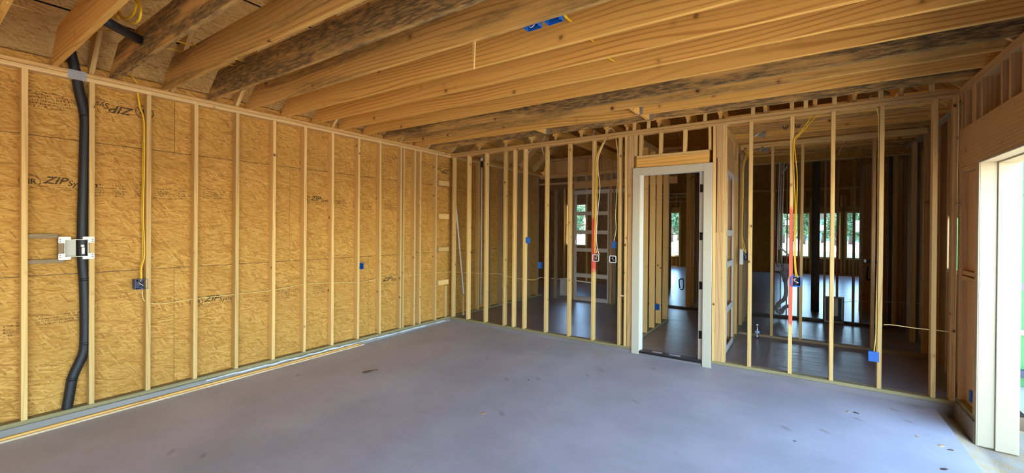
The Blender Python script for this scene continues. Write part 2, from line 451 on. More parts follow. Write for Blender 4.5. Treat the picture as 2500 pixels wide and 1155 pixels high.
ground = structure('ground')
sheet('sandy_ground', ground, [(2.05, -60, -.3), (120, -60, -.3), (120, 21.2, -.3), (2.05, 21.2, -.3)], MT['ground'])
sheet('lawn', ground, [(-160, 21.0, -.30), (160, 21.0, -.30), (160, 48, -.2), (-160, 48, -.2)], MT['grass'])
sheet('pale_road', ground, [(-160, 48, -.2), (160, 48, -.2), (160, 95, .2), (-160, 95, .2)], MT['road'])
sheet('far_field', ground, [(-260, 95, .2), (260, 95, .2), (260, 240, 1.5), (-260, 240, 1.5)], MT['grass'])
sheet('side_ground', ground, [(-160, -60, -.4), (XS-.3, -60, -.4), (XS-.3, 21.2, -.4), (-160, 21.2, -.4)], MT['ground'])
sheet('front_ground', ground, [(XS-.3, -60, -.4), (2.05, -60, -.4), (2.05, YF-.2, -.4), (XS-.3, YF-.2, -.4)], MT['ground'])

# ================================================================== LEFT WALL
wl = structure('wall_left')
YA = 9.2                                            # the left wall runs on to the end of the room behind
z0 = .0
for r_, (za, zb_) in enumerate(((-.02, 1.245), (1.249, 2.466), (2.470, 3.16))):
    ys = [YF-.1, -4.46, -2.02, .42, 2.86, 5.30, 7.74, YA] if r_ % 2 else [YF-.1, -5.68, -3.24, -.8, 1.64, 4.08, 6.52, YA]
    for a, b in zip(ys, ys[1:]):
        bbox('sheathing_panel', wl, (XS-.012, a+.0015, za), (XS, b-.0015, zb_), MT['osb'], 1)
bbox('light_block', wl, (XS-.022, YF-.2, -.3), (XS-.016, YA+.05, ZT+.09), MT['black'], 1)  # unseen black sheet, added to stop light leaking through the panel seams
bbox('bottom_plate', wl, (XS, YF, 0), (XL, YB, .038), MT['treated'])
bbox('bottom_plate', wl, (XS, YB+.09, 0), (XL, YA, .038), MT['treated'])
ytop = [YF, -3.0, .72, 3.5, YB+.09, YA]
ybot = [YF, -2.4, 1.42, 4.1, YB+.002]
for a, b in zip(ytop, ytop[1:]): bbox('top_plate', wl, (XS, a, ZT-.038), (XL, b, ZT), MT['plate'])
for a, b in zip(ybot, ybot[1:]): bbox('top_plate', wl, (XS, a, ZT-.077), (XL, b, ZT-.041), MT['trim2'])
bbox('top_plate', wl, (XS, YB+.09, ZT-.077), (XL, YA, ZT-.039), MT['stud'])
LS = [60.3, 225, 363, 478, 579, 669, 745.6, 812.8, 876, 929]
ys_left = [PX(x, 600, XL).y for x in LS]
for yc in ys_left+[-.02-.4064*k for k in range(16)]:
    o = board('stud', wl, (XL-.0445+jit(.002), yc, .038), (XL-.0445+jit(.003), yc+jit(.006), ZT-.077), (1, 0, 0), .089, .038, MT['stud'])
for px, dx in ((979, 0), (985.5, 0), (1013, 0), (1026.5, 0), (1065, 0)):
    yc = PX(px, 600, XL).y
    board('stud', wl, (XL-.0445+dx, yc, .038), (XL-.0445+dx, yc+jit(.003), ZT-.077), (1, 0, 0), .089, .036, MT['stud'])
for z in (2.52, 1.91, 1.30, .69):                    # ladder blocking into the corner
    bbox('blocking', wl, (XL-.065, 5.535, z-.045+jit(.01)), (XL-.027, YB-.002, z+.045), MT['stud'], 1)
yc = PX(1092, 700, XL).y
board('cripple_stud', wl, (XL-.06, yc, .038), (XL-.06, yc, .62), (1, 0, 0), .06, .036, MT['stud'])
# room behind: studs further along the same wall
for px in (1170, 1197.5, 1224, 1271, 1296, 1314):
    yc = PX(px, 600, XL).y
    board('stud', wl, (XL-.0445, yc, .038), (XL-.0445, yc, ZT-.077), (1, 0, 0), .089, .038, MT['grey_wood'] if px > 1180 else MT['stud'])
# blocking round the refrigerant outlet box
ya, yb = ys_left[0]+.019, ys_left[1]-.019
zc = PX(150, 576, XL-.03).z
bbox('blocking', wl, (XL-.075, ya, zc-.019), (XL-.02, PX(143, 576, XL).y, zc+.019), MT['grey_wood'], 1)
zc2 = PX(150, 637, XL-.03).z
bbox('blocking', wl, (XL-.085, ya, zc2-.019), (XL-.03, PX(150, 576, XL).y+.02, zc2+.019), MT['grey_wood'], 1)
yv = PX(151, 605, XL).y
bbox('blocking', wl, (XL-.07, yv-.019, zc2+.019), (XL-.018, yv+.019, zc-.019), MT['grey_wood'], 2)
# nail plate over the bored top plates, with toothed ends
p0, p1 = PX(166, 180, XL).y, PX(211, 190, XL).y
poly = [(0, -.041), (p1-p0, -.041)]
for i in range(9): poly.append((p1-p0+(.006 if i % 2 else -.004), -.041+.082*(i+.5)/9))
poly += [(p1-p0, .041), (0, .041)]
for i in range(9): poly.append(((.004 if i % 2 else -.006), .041-.082*(i+.5)/9))
prism('nail_plate', wl, poly, (XL+.001, p0, ZT-.0385), (0, 1, 0), (0, 0, 1), .0016, MT['steel'], 'grey steel plate nailed across the top plates')

# ink printed on the sheathing
XI = XS+.0012
def onwall(x, y): return PX(x, y, XI)
def zipmark(px, py, size, flip=False, logo=True, tiny=True, squash=1.0):
    p = onwall(px, py); r = V((0, 1, 0)); u = V((0, 0, 1))
    if flip: r, u = -r, -u
    text('printed_name', wl, 'ZIP', p, r, u, size, MT['ink'], .35, size*.022, squash=1.15*squash)
    text('printed_name', wl, 'System', p+r*size*1.72*squash-u*size*.12, r, u, size*.78, MT['ink'], .2, size*.008, squash=squash)
    if logo:
        c = p-r*size*.85+u*size*.12
        n = 28; R0, R1 = size*.72, size*.62
        vs = [(R0*1.05*math.cos(2*math.pi*i/n), R0*.95*math.sin(2*math.pi*i/n), 0) for i in range(n)]+[(R1*1.05*math.cos(2*math.pi*i/n), R1*.95*math.sin(2*math.pi*i/n), 0) for i in range(n)]
        fs = [(i, (i+1) % n, n+(i+1) % n, n+i) for i in range(n)]
        nn = r.cross(u)
        mw = M(((r.x, u.x, nn.x, c.x), (r.y, u.y, nn.y, c.y), (r.z, u.z, nn.z, c.z), (0, 0, 0, 1)))
        link('printed_oval', mesh('printed_oval', vs, fs, MT['ink']), wl, mw)
        text('printed_name', wl, 'H', c-r*size*.50-u*size*.26, r, u, size*.72, MT['ink'], 0, size*.015)
        text('printed_name', wl, 'R', c+r*size*.02-u*size*.26, r, u, size*.72, MT['ink'], 0, size*.015)
    if tiny:
        finepr(p-u*size*.40+r*size*-.2, r, u, size*4.4, 2, size*.13)
def finepr(p, r, u, width, rows, hgt, seed=1, heavy=.88):
    """small print too worn to read, as short worn strokes"""
    rng = random.Random(seed+int(p.y*1000)); vs, fs = [], []
    for k in range(rows):
        x = 0
        while x < width:
            w = rng.uniform(.2, .7)*hgt
            if rng.random() < heavy:
                for q in (((x, -k*hgt*1.5), (x+w, -k*hgt*1.5)),):
                    a, b = q
                    h_ = hgt*rng.uniform(.35, .9); i = len(vs)
                    vs += [(a[0], a[1], 0), (b[0], b[1], 0), (b[0], b[1]+h_, 0), (a[0], a[1]+h_, 0)]; fs.append((i, i+1, i+2, i+3))
            x += w+hgt*rng.uniform(.12, .4)
    nn = r.cross(u)
    mw = M(((r.x, u.x, nn.x, p.x), (r.y, u.y, nn.y, p.y), (r.z, u.z, nn.z, p.z), (0, 0, 0, 1)))
    o = link('printed_lines', mesh('printed_lines', vs, fs, MT['ink']), wl, mw); o['kind'] = 'stuff'
ry, uz = V((0, 1, 0)), V((0, 0, 1))
zipmark(326, 267, .10, flip=True)
zipmark(104, 447, .088)
zipmark(498, 737, .085)
zipmark(758, 489, .085)
zipmark(934, 687, .10, logo=False)
zipmark(1096, 416, .11, flip=True, logo=False)
for px, py, w, n, hh in ((68, 220, .10, 6, .017), (110, 228, .17, 6, .017), (232, 452, .06, 5, .017), (275, 455, .09, 5, .017), (330, 452, .05, 6, .014), (376, 462, .14, 5, .016), (437, 462, .05, 5, .018), (496, 463, .20, 5, .016), (560, 470, .05, 4, .016),
                         (700, 480, .0, 1, .01), (800, 490, .25, 2, .014), (640, 725, .13, 4, .016), (677, 712, .16, 5, .016), (716, 708, .05, 4, .018), (90, 775, .26, 4, .016), (8, 800, .05, 4, .018), (40, 790, .04, 4, .018), (765, 702, .18, 4, .018), (820, 492, .16, 4, .02), (862, 494, .05, 4, .02), (885, 496, .16, 4, .022), (940, 497, .30, 4, .02),
                         (938, 380, .30, 4, .022), (995, 385, .2, 4, .02), (1030, 396, .2, 3, .022), (1074, 400, .2, 3, .02)):
    if w: finepr(onwall(px, py), ry, uz, w, n, hh)

# ================================================================== BACK WALL
wb = structure('wall_back')
yc = YB+.0445
def bstud(X, m=None, top=ZT-.077, z=.038, name='stud', w=.038, label=None):
    return board(name, wb, (X, yc+jit(.002), z), (X+jit(.006), yc+jit(.003), top), (0, 1, 0), .089, w, m or MT['stud'], label)
Xs = [PY(x, 690, YB).x for x in (1103.5, 1140.3, 1183.0, 1229.5, 1252, 1277.5, 1330.5, 1387, 1446, 1511, 1526.5, 1754, 1767, 1830, 1930, 2031, 2149, 2281, 2328)]
RED = {1446: (534, 660), 1930: (508, 795)}
DX0, DX1, DZ = -1.846, -.990, 2.475                  # rough door opening
for i, X in enumerate(Xs):
    if i == 8:
        a, b = PY(1446, 660, YB).z-.038, PY(1446, 534, YB).z-.038
        bstud(X, wood('stud_red_paint', **STUD, paint=(a, b)), label='stud with a red spray painted stretch')
    elif i == 14:
        a, b = PY(1930, 790, YB).z-.038, PY(1930, 510, YB).z-.038
        bstud(X, wood('stud_red_paint', **STUD, paint=(a, b, (.80, .10, .06))), label='stud sprayed red over its middle')
    elif i in (11,): pass
    else: bstud(X)
# jack posts beside the door, made of stacked brown pieces
XJ0 = PY(1537, 690, YB).x; XJ1 = PY(1756, 690, YB).x
for X, cuts, ww in ((XJ0, (.038, PY(1540, 652, YB).z, PY(1545, 437, YB).z, ZT-.077), .075), (XJ1, (.038, 1.66, 2.60, ZT-.077), .085)):
    for a, b in zip(cuts, cuts[1:]):
        bstud(X+jit(.004), MT['brown'], b-.002, a, 'jack_stud', ww)
# door header, trimmer studs, cripples
bbox('trimmer_stud', wb, (DX0-.036, YB, .038), (DX0, YB+.089, DZ), MT['stud'])
bbox('trimmer_stud', wb, (DX1, YB, .038), (DX1+.036, YB+.089, DZ), MT['stud'])
XK0, XK1 = PY(1551, 340, YB).x, PY(1746, 320, YB).x
zh0, zh1 = PY(1650, 401, YB).z+.004, PY(1650, 372, YB).z
bbox('header', wb, (DX0-.036, YB+.002, DZ), (DX1+.036, YB+.087, zh1-.04), MT['joist'])
bbox('header_plate', wb, (DX0-.036, YB, zh1-.039), (DX1+.036, YB+.089, zh1), MT['stud'])
for px, ww in ((1551, .05), (1563, .036), (1612, .038), (1671, .038), (1733, .03)):
    X = PY(px, 345, YB).x
    bstud(X, None, ZT-.077, zh1, 'cripple_stud', ww)
bstud(XK1, None, ZT-.077, .038, 'king_stud', .036)
# plates
bbox('bottom_plate', wb, (XL, YB, 0), (DX0-.04, YB+.089, .038), MT['treated'])
bbox('bottom_plate', wb, (DX1+.04, YB, 0), (XR, YB+.089, .038), MT['treated'])
for a, b in ((XL, -2.3), (-2.298, .35), (.352, XR)): bbox('top_plate', wb, (a, YB, ZT-.077), (b, YB+.089, ZT-.041), MT['plate'])
for a, b in ((XL, -3.5), (-3.498, -.95), (-.948, XR)): bbox('top_plate', wb, (a, YB, ZT-.038), (b, YB+.089, ZT), MT['plate'])

# ================================================================== DOOR FRAME
d1 = structure('door_1')
zf = -.04
cw = .105
bbox('casing', d1, (DX0-.082, YB-.02, zf), (DX0+.021, YB-.001, DZ+.07), MT['beige'])
bbox('casing', d1, (DX1-.021, YB-.02, zf-.02), (DX1+.082, YB-.001, DZ+.07), MT['beige'])
bbox('casing', d1, (DX0+.021, YB-.02, DZ-.033), (DX1-.021, YB-.001, DZ+.07), MT['beige'])
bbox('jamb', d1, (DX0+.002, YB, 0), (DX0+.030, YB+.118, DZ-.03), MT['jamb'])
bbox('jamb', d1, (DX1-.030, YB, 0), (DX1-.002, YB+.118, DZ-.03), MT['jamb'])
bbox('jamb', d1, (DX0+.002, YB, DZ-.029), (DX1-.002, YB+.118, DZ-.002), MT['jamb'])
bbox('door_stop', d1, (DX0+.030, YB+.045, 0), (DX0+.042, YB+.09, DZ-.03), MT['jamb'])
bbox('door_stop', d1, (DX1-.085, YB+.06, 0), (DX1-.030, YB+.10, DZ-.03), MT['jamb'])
for py in (459, 577, 697, 816):
    p = PX(1717, py, DX1-.031)
    bbox('hinge', d1, (DX1-.068, YB+.054, p.z-.05), (DX1-.031, YB+.060, p.z+.05), MT['hinge'])
    lathe('hinge_pin', d1, [(.006, -.052), (.006, .052)], (DX1-.070, YB+.054, p.z), MT['hinge'], 8)
thr = bbox('threshold', d1, (DX0+.03, YB-.015, -.012), (DX1-.03, YB+.11, .010), plain('bronze_threshold', (.055, .048, .05), .45, var=.5, scale=12), 0)
bbox('threshold_edge', d1, (DX0+.03, YB-.022, -.02), (DX1-.03, YB-.015, .006), MT['black'], 0)
for pa, pb in ((1589, 1617), (1632, 1662)):
    a = PZ(pa, 861 if pa < 1600 else 867, .011); b = PZ(pb, 862 if pa < 1600 else 869, .011)
    st = bbox('sticker', d1, (a.x, YB+.022, .0102), (b.x, YB+.068, .0112), MT['sticker'], 0)
    text('sticker_print', d1, 'WARNING', (a.x+.025, YB+.048, .0116), (1, 0, 0), (0, 1, 0), .016, MT['redink'], squash=.8)
    tri = prism('sticker_symbol', d1, [(0, 0), (.022, 0), (.011, .02)], (a.x+.003, YB+.044, .0116), (1, 0, 0), (0, 1, 0), .0004, MT['redink'])

# ================================================================== CEILING: joists, rafters, roof deck
ce = structure('ceiling')
YLs = [.345, .743, 1.124, 1.522, 1.923, 2.318, 2.724, 3.13, 3.529, 3.933, 4.318, 4.665, 4.96, 5.30]
YRs = [.40, .80, 1.20, 1.635, 2.035, 2.46, 2.90, 3.28, 3.66, 4.07, 4.45, 4.745, 5.15, 5.47]
KIND = ['joist', 'joist', 'joistm', 'joistl', 'joistm', 'joistl', 'joist', 'joist', 'joist', 'joist', 'joistm', 'joistl', 'joist', 'joistm']
JD = .286
JX0, JX1 = XS+.01, XR+.13
def joist(ya, yb, m, x0=JX0, x1=JX1, name='joist'):
    a, b = V((x0, ya+.019, ZT)), V((x1, yb+.019, ZT))
    L = (b-a).length; t = .019
    # a clipped upper corner where the joist meets the roof slope
    poly = [(0, .0), (L, 0), (L, .09), (L-.20, JD), (.30, JD), (.05, .08)] if x0 == JX0 else [(0, 0), (L, 0), (L, JD), (0, JD)]
    vs = [(x, y-JD/2, -t) for x, y in poly]+[(x, y-JD/2, t) for x, y in poly]
    k = len(poly)
    fs = [tuple(range(k))[::-1], tuple(range(k, 2*k))]+[(i, (i+1) % k, k+(i+1) % k, k+i) for i in range(k)]
    return link(name, mesh(name, vs, fs, m), ce, frame(a+V((0, 0, JD/2)), b-a, V((0, 0, 1))))
for ya, yb, kd in zip(YLs, YRs, KIND): joist(ya, yb, MT[kd])
for ya in [-.06-.402*k for k in range(16)]: joist(ya, ya+.05, MT['joist'])
# header blocks in metal hangers between the last joists
for x, (k0, k1) in ((-3.08, (12, 13)), (-1.62, (11, 12)), (-1.60, (12, 13))):
    f = (x-JX0)/(JX1-JX0)
    ya = YLs[k0]+(YRs[k0]-YLs[k0])*f+.039; yb = YLs[k1]+(YRs[k1]-YLs[k1])*f-.001
    bbox('header_block', ce, (x-.019, ya, ZT), (x+.019, yb, ZT+JD-.02), MT['joist'], 1)
    hg = bbox('joist_hanger', ce, (x-.024, yb-.03, ZT-.002), (x+.024, yb, ZT), MT['steel'], 0)
    bbox('joist_hanger', ce, (x+.019, yb-.03, ZT), (x+.022, yb, ZT+.17), MT['steel'], 2)
    bbox('joist_hanger', ce, (x+.022, yb-.002, ZT), (x+.055, yb, ZT+.17), MT['steel'], 2)
# rafters up to the ridge and the roof deck above them
XRI = (XL+XR)/2; ZRI = ZT+(XRI-XL)
RD = .14
def rafter(y, side=1):
    if side > 0: a, b = V((XS-.02, y, ZT+RD*.5-.02)), V((XRI, y, ZRI+RD*.5))
    else: a, b = V((XR+.10, y, ZT+RD*.5-.03)), V((XRI, y, ZRI+RD*.5))
    n = V((-1*side, 0, 1)).normalized()
    board('rafter', ce, a, b, n, RD, .038, MT['stud'])
for k in range(-12, 14): rafter(1.0+.6096*k+(-.0 if k else 0)); rafter(1.0+.6096*k, -1)
sl = math.sqrt(2)
def roofpanel(s0, s1, y0, y1, side):
    n = V((-1*side, 0, 1)).normalized(); d = V((side, 0, 1)).normalized()
    base = V((XS-.02, 0, ZT+RD*.5-.02)) if side > 0 else V((XR+.10, 0, ZT+RD*.5-.03))
    base = base+n*(RD*.5+.008)
    c = base+d*((s0+s1)/2)
    board('roof_panel', ce, V((c.x, y0+.002, c.z)), V((c.x, y1-.002, c.z)), d, s1-s0, .012, MT['osbroof'])
smax = (XRI-(XS-.02))*sl+.05
def roofs(px, py):
    d = ray(px, py); n = V((-1, 0, 1)).normalized()
    base = V((XS-.02, 0, ZT+RD*.5-.02))+n*(RD*.5)
    t = (base-V((0, 0, H))).dot(n)/d.dot(n); q = d*t+V((0, 0, H))
    return (q.x-base.x)*sl
seams = [-.18, roofs(130, 12), roofs(690, 38)]
while seams[-1]+1.22 < smax: seams.append(seams[-1]+1.219)
seams.append(smax)
for i, (a, b) in enumerate(zip(seams, seams[1:])):
    gap = .016 if i in (0, 1) else .003
    ys = [YF-.15, -4.78, -2.34, .1, 2.54, 4.98, 7.42, 9.4] if i % 2 else [YF-.15, -3.58, -1.14, 1.3, 3.74, 6.18, 8.6, 9.4]
    for y0, y1 in zip(ys, ys[1:]): roofpanel(a, b-gap, y0, y1, 1)
for a, b in ((-.3, 1.2), (1.203, 2.4), (2.403, 3.6), (3.603, smax+.1)):
    for y0, y1 in ((YF-.15, 2.5), (2.5, 6.0), (6.0, 9.4)): roofpanel(a, b, y0, y1, -1)
# dark underlay above the deck seams
for sd in (1, -1):
    n = V((-sd, 0, 1)).normalized(); d = V((sd, 0, 1)).normalized()
    base = (V((XS-.02, 0, ZT+RD*.5-.02)) if sd > 0 else V((XR+.10, 0, ZT+RD*.5-.03)))+n*(RD*.5+.035)
    a = base-d*.35; b = base+d*(smax+.12)
    board('underlayment', ce, V(((a.x+b.x)/2, YF-.2, (a.z+b.z)/2)), V(((a.x+b.x)/2, 9.5, (a.z+b.z)/2)), d, (b-a).length, .006, MT['black'])
# gable ends and soffit closing the eaves
for yy in (YF-.12, 9.42):
    prism('gable_panel', ce, [(XS-.3, ZT-.1), (XR+.4, ZT-.1), (XR+.4, ZT+.1), (XRI, ZRI+.35), (XS-.3, ZT+.1)], (0, yy, 0), (1, 0, 0), (0, 0, 1), .012, MT['osb'])
bbox('eave_board', ce, (XS-.30, YF-.15, ZT-.05), (XS-.28, 9.4, ZT+.12), MT['stud'])
bbox('eave_board', ce, (XS-.28, YF-.15, ZT+.078), (XS-.012, 9.4, ZT+.085), MT['osb'], 1)
bbox('eave_board', ce, (XR+.14, YF-.15, ZT-.02), (XR+.52, 9.4, ZT-.005), MT['cream'], 1)

# tapered house joist ends lying on the back plate, with short uprights between
for px, w in ((1165, .038), (1230, .038), (1293, .038), (1352, .038), (1415, .038), (1478, .038), (1528, .038), (1606, .038), (1677, .038), (1757, .045), (1867, .038), (1990, .038), (2086, .038), (2202, .038)):
    X = PY(px, 300, YB).x
    prism('joist_end', ce, [(0, 0), (.10, .0), (2.9 if 1330 < px < 1500 else .6, 0), (2.9 if 1330 < px < 1500 else .6, .14), (.22, .14), (0, .04)], (X, YB-.0, ZT+.07), (0, 1, 0), (0, 0, 1), w, MT['joist'] if px != 1293 else MT['stud'])
    bbox('joist_bearing', ce, (X-.019, YB+.05, ZT), (X+.019, YB+.088, ZT+.069), MT['stud'], 2)
for px in (1838, 1933, 1967, 2037, 2150, 2275, 1721, 1583, 1548):
    X = PY(px, 280, YB).x
    board('cripple_block', ce, (X, YB+.02, ZT), (X, YB+.02, ZT+.20), (0, 1, 0), .038, .042, MT['stud'])

# ================================================================== RIGHT WALL (garage door opening)
wr = structure('wall_right')
JY = 5.233
bbox('top_plate', wr, (XR, YF, ZT-.038), (XR+.14, YB-.004, ZT), MT['brown'])
bbox('top_plate', wr, (XR, YF, ZT-.077), (XR+.14, YB-.004, ZT-.039), MT['brown'])
zh_t, zh_b = 2.675, 2.305
bbox('header', wr, (XR+.002, .3, zh_b), (XR+.138, 5.21, zh_t), MT['brown'])
bbox('header', wr, (XR+.002, 5.213, zh_b-.0), (XR+.138, YB-.006, zh_t), MT['brown'])
for pa, py in ((2348, 260), (2356, 260), (2374, 250), (2379, 250), (2396, 230), (2445, 180), (2465, 170), (2497, 150)):
    Y = PX(pa, py, XR).y
    board('cripple_stud', wr, (XR+.07, Y, zh_t), (XR+.07, Y, ZT-.077), (1, 0, 0), .138, .034, MT['brown'])
for k in range(26):
    Y = 4.05-.406*k
    board('cripple_stud', wr, (XR+.07, Y, .05 if -.3 < Y < .3 or Y < -5.2 else zh_t), (XR+.07, Y, ZT-.077), (1, 0, 0), .138, .038, MT['brown'])
bbox('sheathing_panel', wr, (XR+.139, .3, zh_b), (XR+.151, YB+.02, ZT), MT['osbdark'], 1)
bbox('sheathing_panel', wr, (XR+.139, JY+.02, -.2), (XR+.151, YB+.02, zh_b-.002), MT['osbdark'], 2)
bbox('sheathing_panel', wr, (XR+.139, -.30, -.3), (XR+.151, .298, ZT), MT['osb'], 2)
bbox('sheathing_panel', wr, (XR+.139, YF, -.3), (XR+.151, -5.2, ZT), MT['osb'], 2)
bbox('sheathing_panel', wr, (XR+.139, -5.2, zh_b), (XR+.151, -.302, ZT), MT['osbdark'], 1)
bbox('header', wr, (XR+.002, -5.25, zh_b), (XR+.138, -.3, zh_t), MT['brown'])  # header of an unseen second opening, added to let more light in
bbox('jamb_board', wr, (XR+.003, -.33, -.3), (1.515, -.302, zh_b-.02), MT['cream'])
bbox('bottom_plate', wr, (XR, 5.262, .045), (XR+.138, YB-.006, .083), MT['treated'], 1)
for ya, yb_ in ((5.262, 5.298), (5.302, 5.338), (5.735, 5.772)):
    bbox('stud', wr, (XR+.001, ya, .083), (XR+.138, yb_, zh_b), MT['brown'], 2)
bbox('wall_board', wr, (XR+.05, 5.340, 1.33), (XR+.07, 5.733, zh_b-.05), MT['brown'], 2)
bbox('wall_board', wr, (XR+.05, 5.340, .083), (XR+.07, 5.733, 1.23), MT['brown'], 2)
bbox('blocking', wr, (XR+.02, 5.340, 1.285), (XR+.13, 5.733, 1.323), MT['brown'], 1)
bbox('blocking', wr, (XR+.012, 5.340, 1.235), (XR+.13, 5.733, 1.273), MT['brown'], 1)
bbox('blocking', wr, (XR+.004, 5.340, zh_b-.045), (XR+.13, 5.733, zh_b-.003), MT['brown'], 1)
# painted boards lining the opening
gd = structure('door_2')
bbox('jamb_board', gd, (XR+.003, JY, -.145), (1.378, JY+.022, zh_b-.02), MT['cream'])
bbox('jamb_board', gd, (1.379, JY-.012, -.155), (1.515, JY+.022, zh_b-.02), MT['cream'])
bbox('jamb_board', gd, (XR-.004, JY+.0, -.145), (XR+.003, JY+.028, zh_b), MT['cream'], 2)
bbox('head_board', gd, (XR-.002, .33, zh_b-.02), (1.378, JY+.02, zh_b-.001), MT['cream'])
bbox('head_board', gd, (1.379, .33, zh_b-.032), (1.515, JY+.02, zh_b-.012), MT['cream'])
bbox('jamb_board', gd, (XR+.003, .30, -.25), (1.515, .33, zh_b-.02), MT['cream'])
# wall behind the camera
wf = structure('wall_front')
bbox('sheathing_panel', wf, (XS, YF-.10, -.3), (XR+.14, YF-.088, ZT+.1), MT['osb'], 0)
for k in range(17):
    X = XL+.02+k*.4064
    if X < XR: board('stud', wf, (X, YF-.044, -.1), (X, YF-.044, ZT-.04), (0, 1, 0), .086, .038, MT['stud'])
bbox('top_plate', wf, (XS, YF-.088, ZT-.04), (XR+.14, YF, ZT), MT['stud'])

# ================================================================== HOUSE INTERIOR
# ceiling over the rest of the house
ch = structure('ceiling_house')
bbox('ceiling_deck', ch, (1.3, 8.2, ZT+.32), (9.5, 9.5, ZT+.335), MT['osb'], 0)
bbox('ceiling_deck', ch, (-9.7, YA-.1, ZT+1.3), (9.5, 12.7, ZT+1.315), MT['osb'], 0)
bbox('ceiling_deck', ch, (-5.75, 12.7, ZT+1.3), (9.5, 21.0, ZT+1.315), MT['osb'], 0)
bbox('ceiling_deck', ch, (-2.0, 9.45, ZT+.32), (9.5, 9.462, ZT+1.32), MT['osb'], 0)
for i, Y in enumerate((6.30, 6.52, 6.83, 7.24, 7.60, 8.05, 8.46, 8.86, 9.27, 9.60)):
    bbox('joist', ch, (-.88, Y, ZT+.002), (1.5 if Y < 8.2 else 4.1, Y+.038, ZT+.142), MT['joistl' if i % 3 else 'joist'], 0)
# wall between garage room A and the hall (left side of the hall), X about -2
wh = structure('wall_hall_left')
bbox('bottom_plate', wh, (-2.09, YB+.09, 0), (-2.001, 8.10, .038), MT['treated'])
bbox('top_plate', wh, (-2.09, YB+.09, ZT-.077), (-2.001, 9.1, ZT), MT['stud'])
for Y in (6.35, 6.77, 7.18, 7.58, 8.02):
    board('stud', wh, (-2.045, Y, .038), (-2.045, Y, ZT-.077), (1, 0, 0), .089, .038, MT['stud'])
board('stud', wh, (-2.045, 8.062, .038), (-2.045, 8.062, ZT-.077), (1, 0, 0), .089, .038, MT['stud'])
# right side of the hall / left wall of the laundry, with a sliding-door pocket
wk = structure('wall_hall_right')
XA, XB2 = -.90, -.811
bbox('top_plate', wk, (XA, YB+.09, ZT-.077), (XB2, 9.70, ZT), MT['stud'])
bbox('bottom_plate', wk, (XA, 7.06, 0), (XB2, 9.70, .038), MT['treated'])
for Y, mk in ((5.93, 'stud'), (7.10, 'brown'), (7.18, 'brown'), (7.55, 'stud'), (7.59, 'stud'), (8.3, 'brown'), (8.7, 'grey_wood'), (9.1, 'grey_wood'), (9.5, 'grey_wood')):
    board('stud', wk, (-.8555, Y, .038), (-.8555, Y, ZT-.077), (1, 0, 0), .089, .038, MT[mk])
bbox('wall_board', wk, (XB2-.03, 7.06, .038), (XB2-.008, 7.30, 2.46), MT['brown'], 2)
bbox('header', wk, (XA, 5.95, 2.52), (XB2, 7.08, 2.80), MT['brown'], 1)
bbox('wall_board', wk, (XA, 5.95, 2.803), (XB2-.02, 7.50, ZT-.079), MT['brown'], 1)
bbox('wall_board', wk, (XA+.02, 7.62, .04), (XB2-.05, 9.4, ZT-.08), MT['osbdark'], 2)
def pocket(name, org, ax, width, height, slats):
    """ladder-like sliding-door pocket frame: rails across two thin uprights; ax is the horizontal direction of the frame"""
    st = structure(name); ax = V(ax); org = V(org)
    nn = ax.cross(V((0, 0, 1)))
    for s in (0, 1):
        for e in (.014, width-.014):
            a = org+ax*e+nn*(s*.072-.036)
            board('upright', st, a, a+V((0, 0, height)), ax, .028, .016, MT['greyslat'])
    for z in slats:
        for s in (0, 1):
            a = org+V((0, 0, z))+nn*(s*.088-.044)
            board('slat', st, a, a+ax*width, (0, 0, 1), .085, .014, MT['greyslat'])
    a = org+V((0, 0, height+.05))
    board('track', st, a-ax*.02, a+ax*(width*1.95), (0, 0, 1), .09, .08, MT['greyslat'])
    return st
YP = 9.1
sl2 = [PY(1440, y, YP).z for y in (521, 567, 610.5, 673.5)]+[.05]
a, b = PY(1403.5, 600, YP).x, PY(1487, 600, YP).x
pocket('door_3', (a, YP, .0), (1, 0, 0), b-a, PY(1440, 473, YP).z-.01, sl2)
sl3 = [PX(1781, y, XB2).z for y in (574, 644, 752, 862)]
sl3 = [2.05, 1.55, .98, .42, .05]
pocket('door_4', (-.8555, 6.40, 0), (0, 1, 0), .62, 2.45, [PX(1782, y, XB2).z for y in (569, 643, 748)]+[.06])
# back wall of the room behind the garage
wa = structure('wall_room_back')
def PYA(x, y): return PY(x, y, YP)
for px, mk, ww in ((1357, 'grey_wood', .05), (1397, 'brown', .06), (1492, 'brown', .05), (1500, 'grey_wood', .04), (1340, 'darkpost', .05)):
    X = PYA(px, 600).x
    board('stud', wa, (X, YP, .0), (X, YP, 2.66), (0, 1, 0), .089, ww, MT[mk])
zt1 = PYA(1450, 443).z; zt0 = PYA(1450, 458).z; zb1 = PYA(1450, 470).z
bbox('header', wa, (PYA(1403, 450).x, YP-.045, zt0), (-2.09, YP+.045, zt1-.02), MT['brown'], 0)
bbox('header_plate', wa, (XL, YP-.045, zt1-.02), (-2.09, YP+.045, zt1+.018), MT['brown'], 0)
zp = PYA(1450, 423).z; zq = PYA(1450, 385).z
bbox('top_plate', wa, (XL, YP-.045, zp-.04), (-2.09, YP+.045, zp+.04), MT['brown'], 0)
for px in (1405, 1432, 1466, 1478, 1494, 1515):
    X = PYA(px, 435).x
    board('cripple_stud', wa, (X, YP, zt1+.018), (X, YP, zp-.04), (0, 1, 0), .089, .038, MT['brown'])
bbox('attic_board', wa, (PYA(1337, 400).x, YP+.03, zp+.04), (-2.09, YP+.045, zq), MT['brown'], 0)
for px in (1357, 1392, 1432, 1466, 1494):
    X = PYA(px, 405).x
    board('attic_stud', wa, (X, YP, zp+.04), (X, YP, zq), (0, 1, 0), .06, .038, MT['brown'])
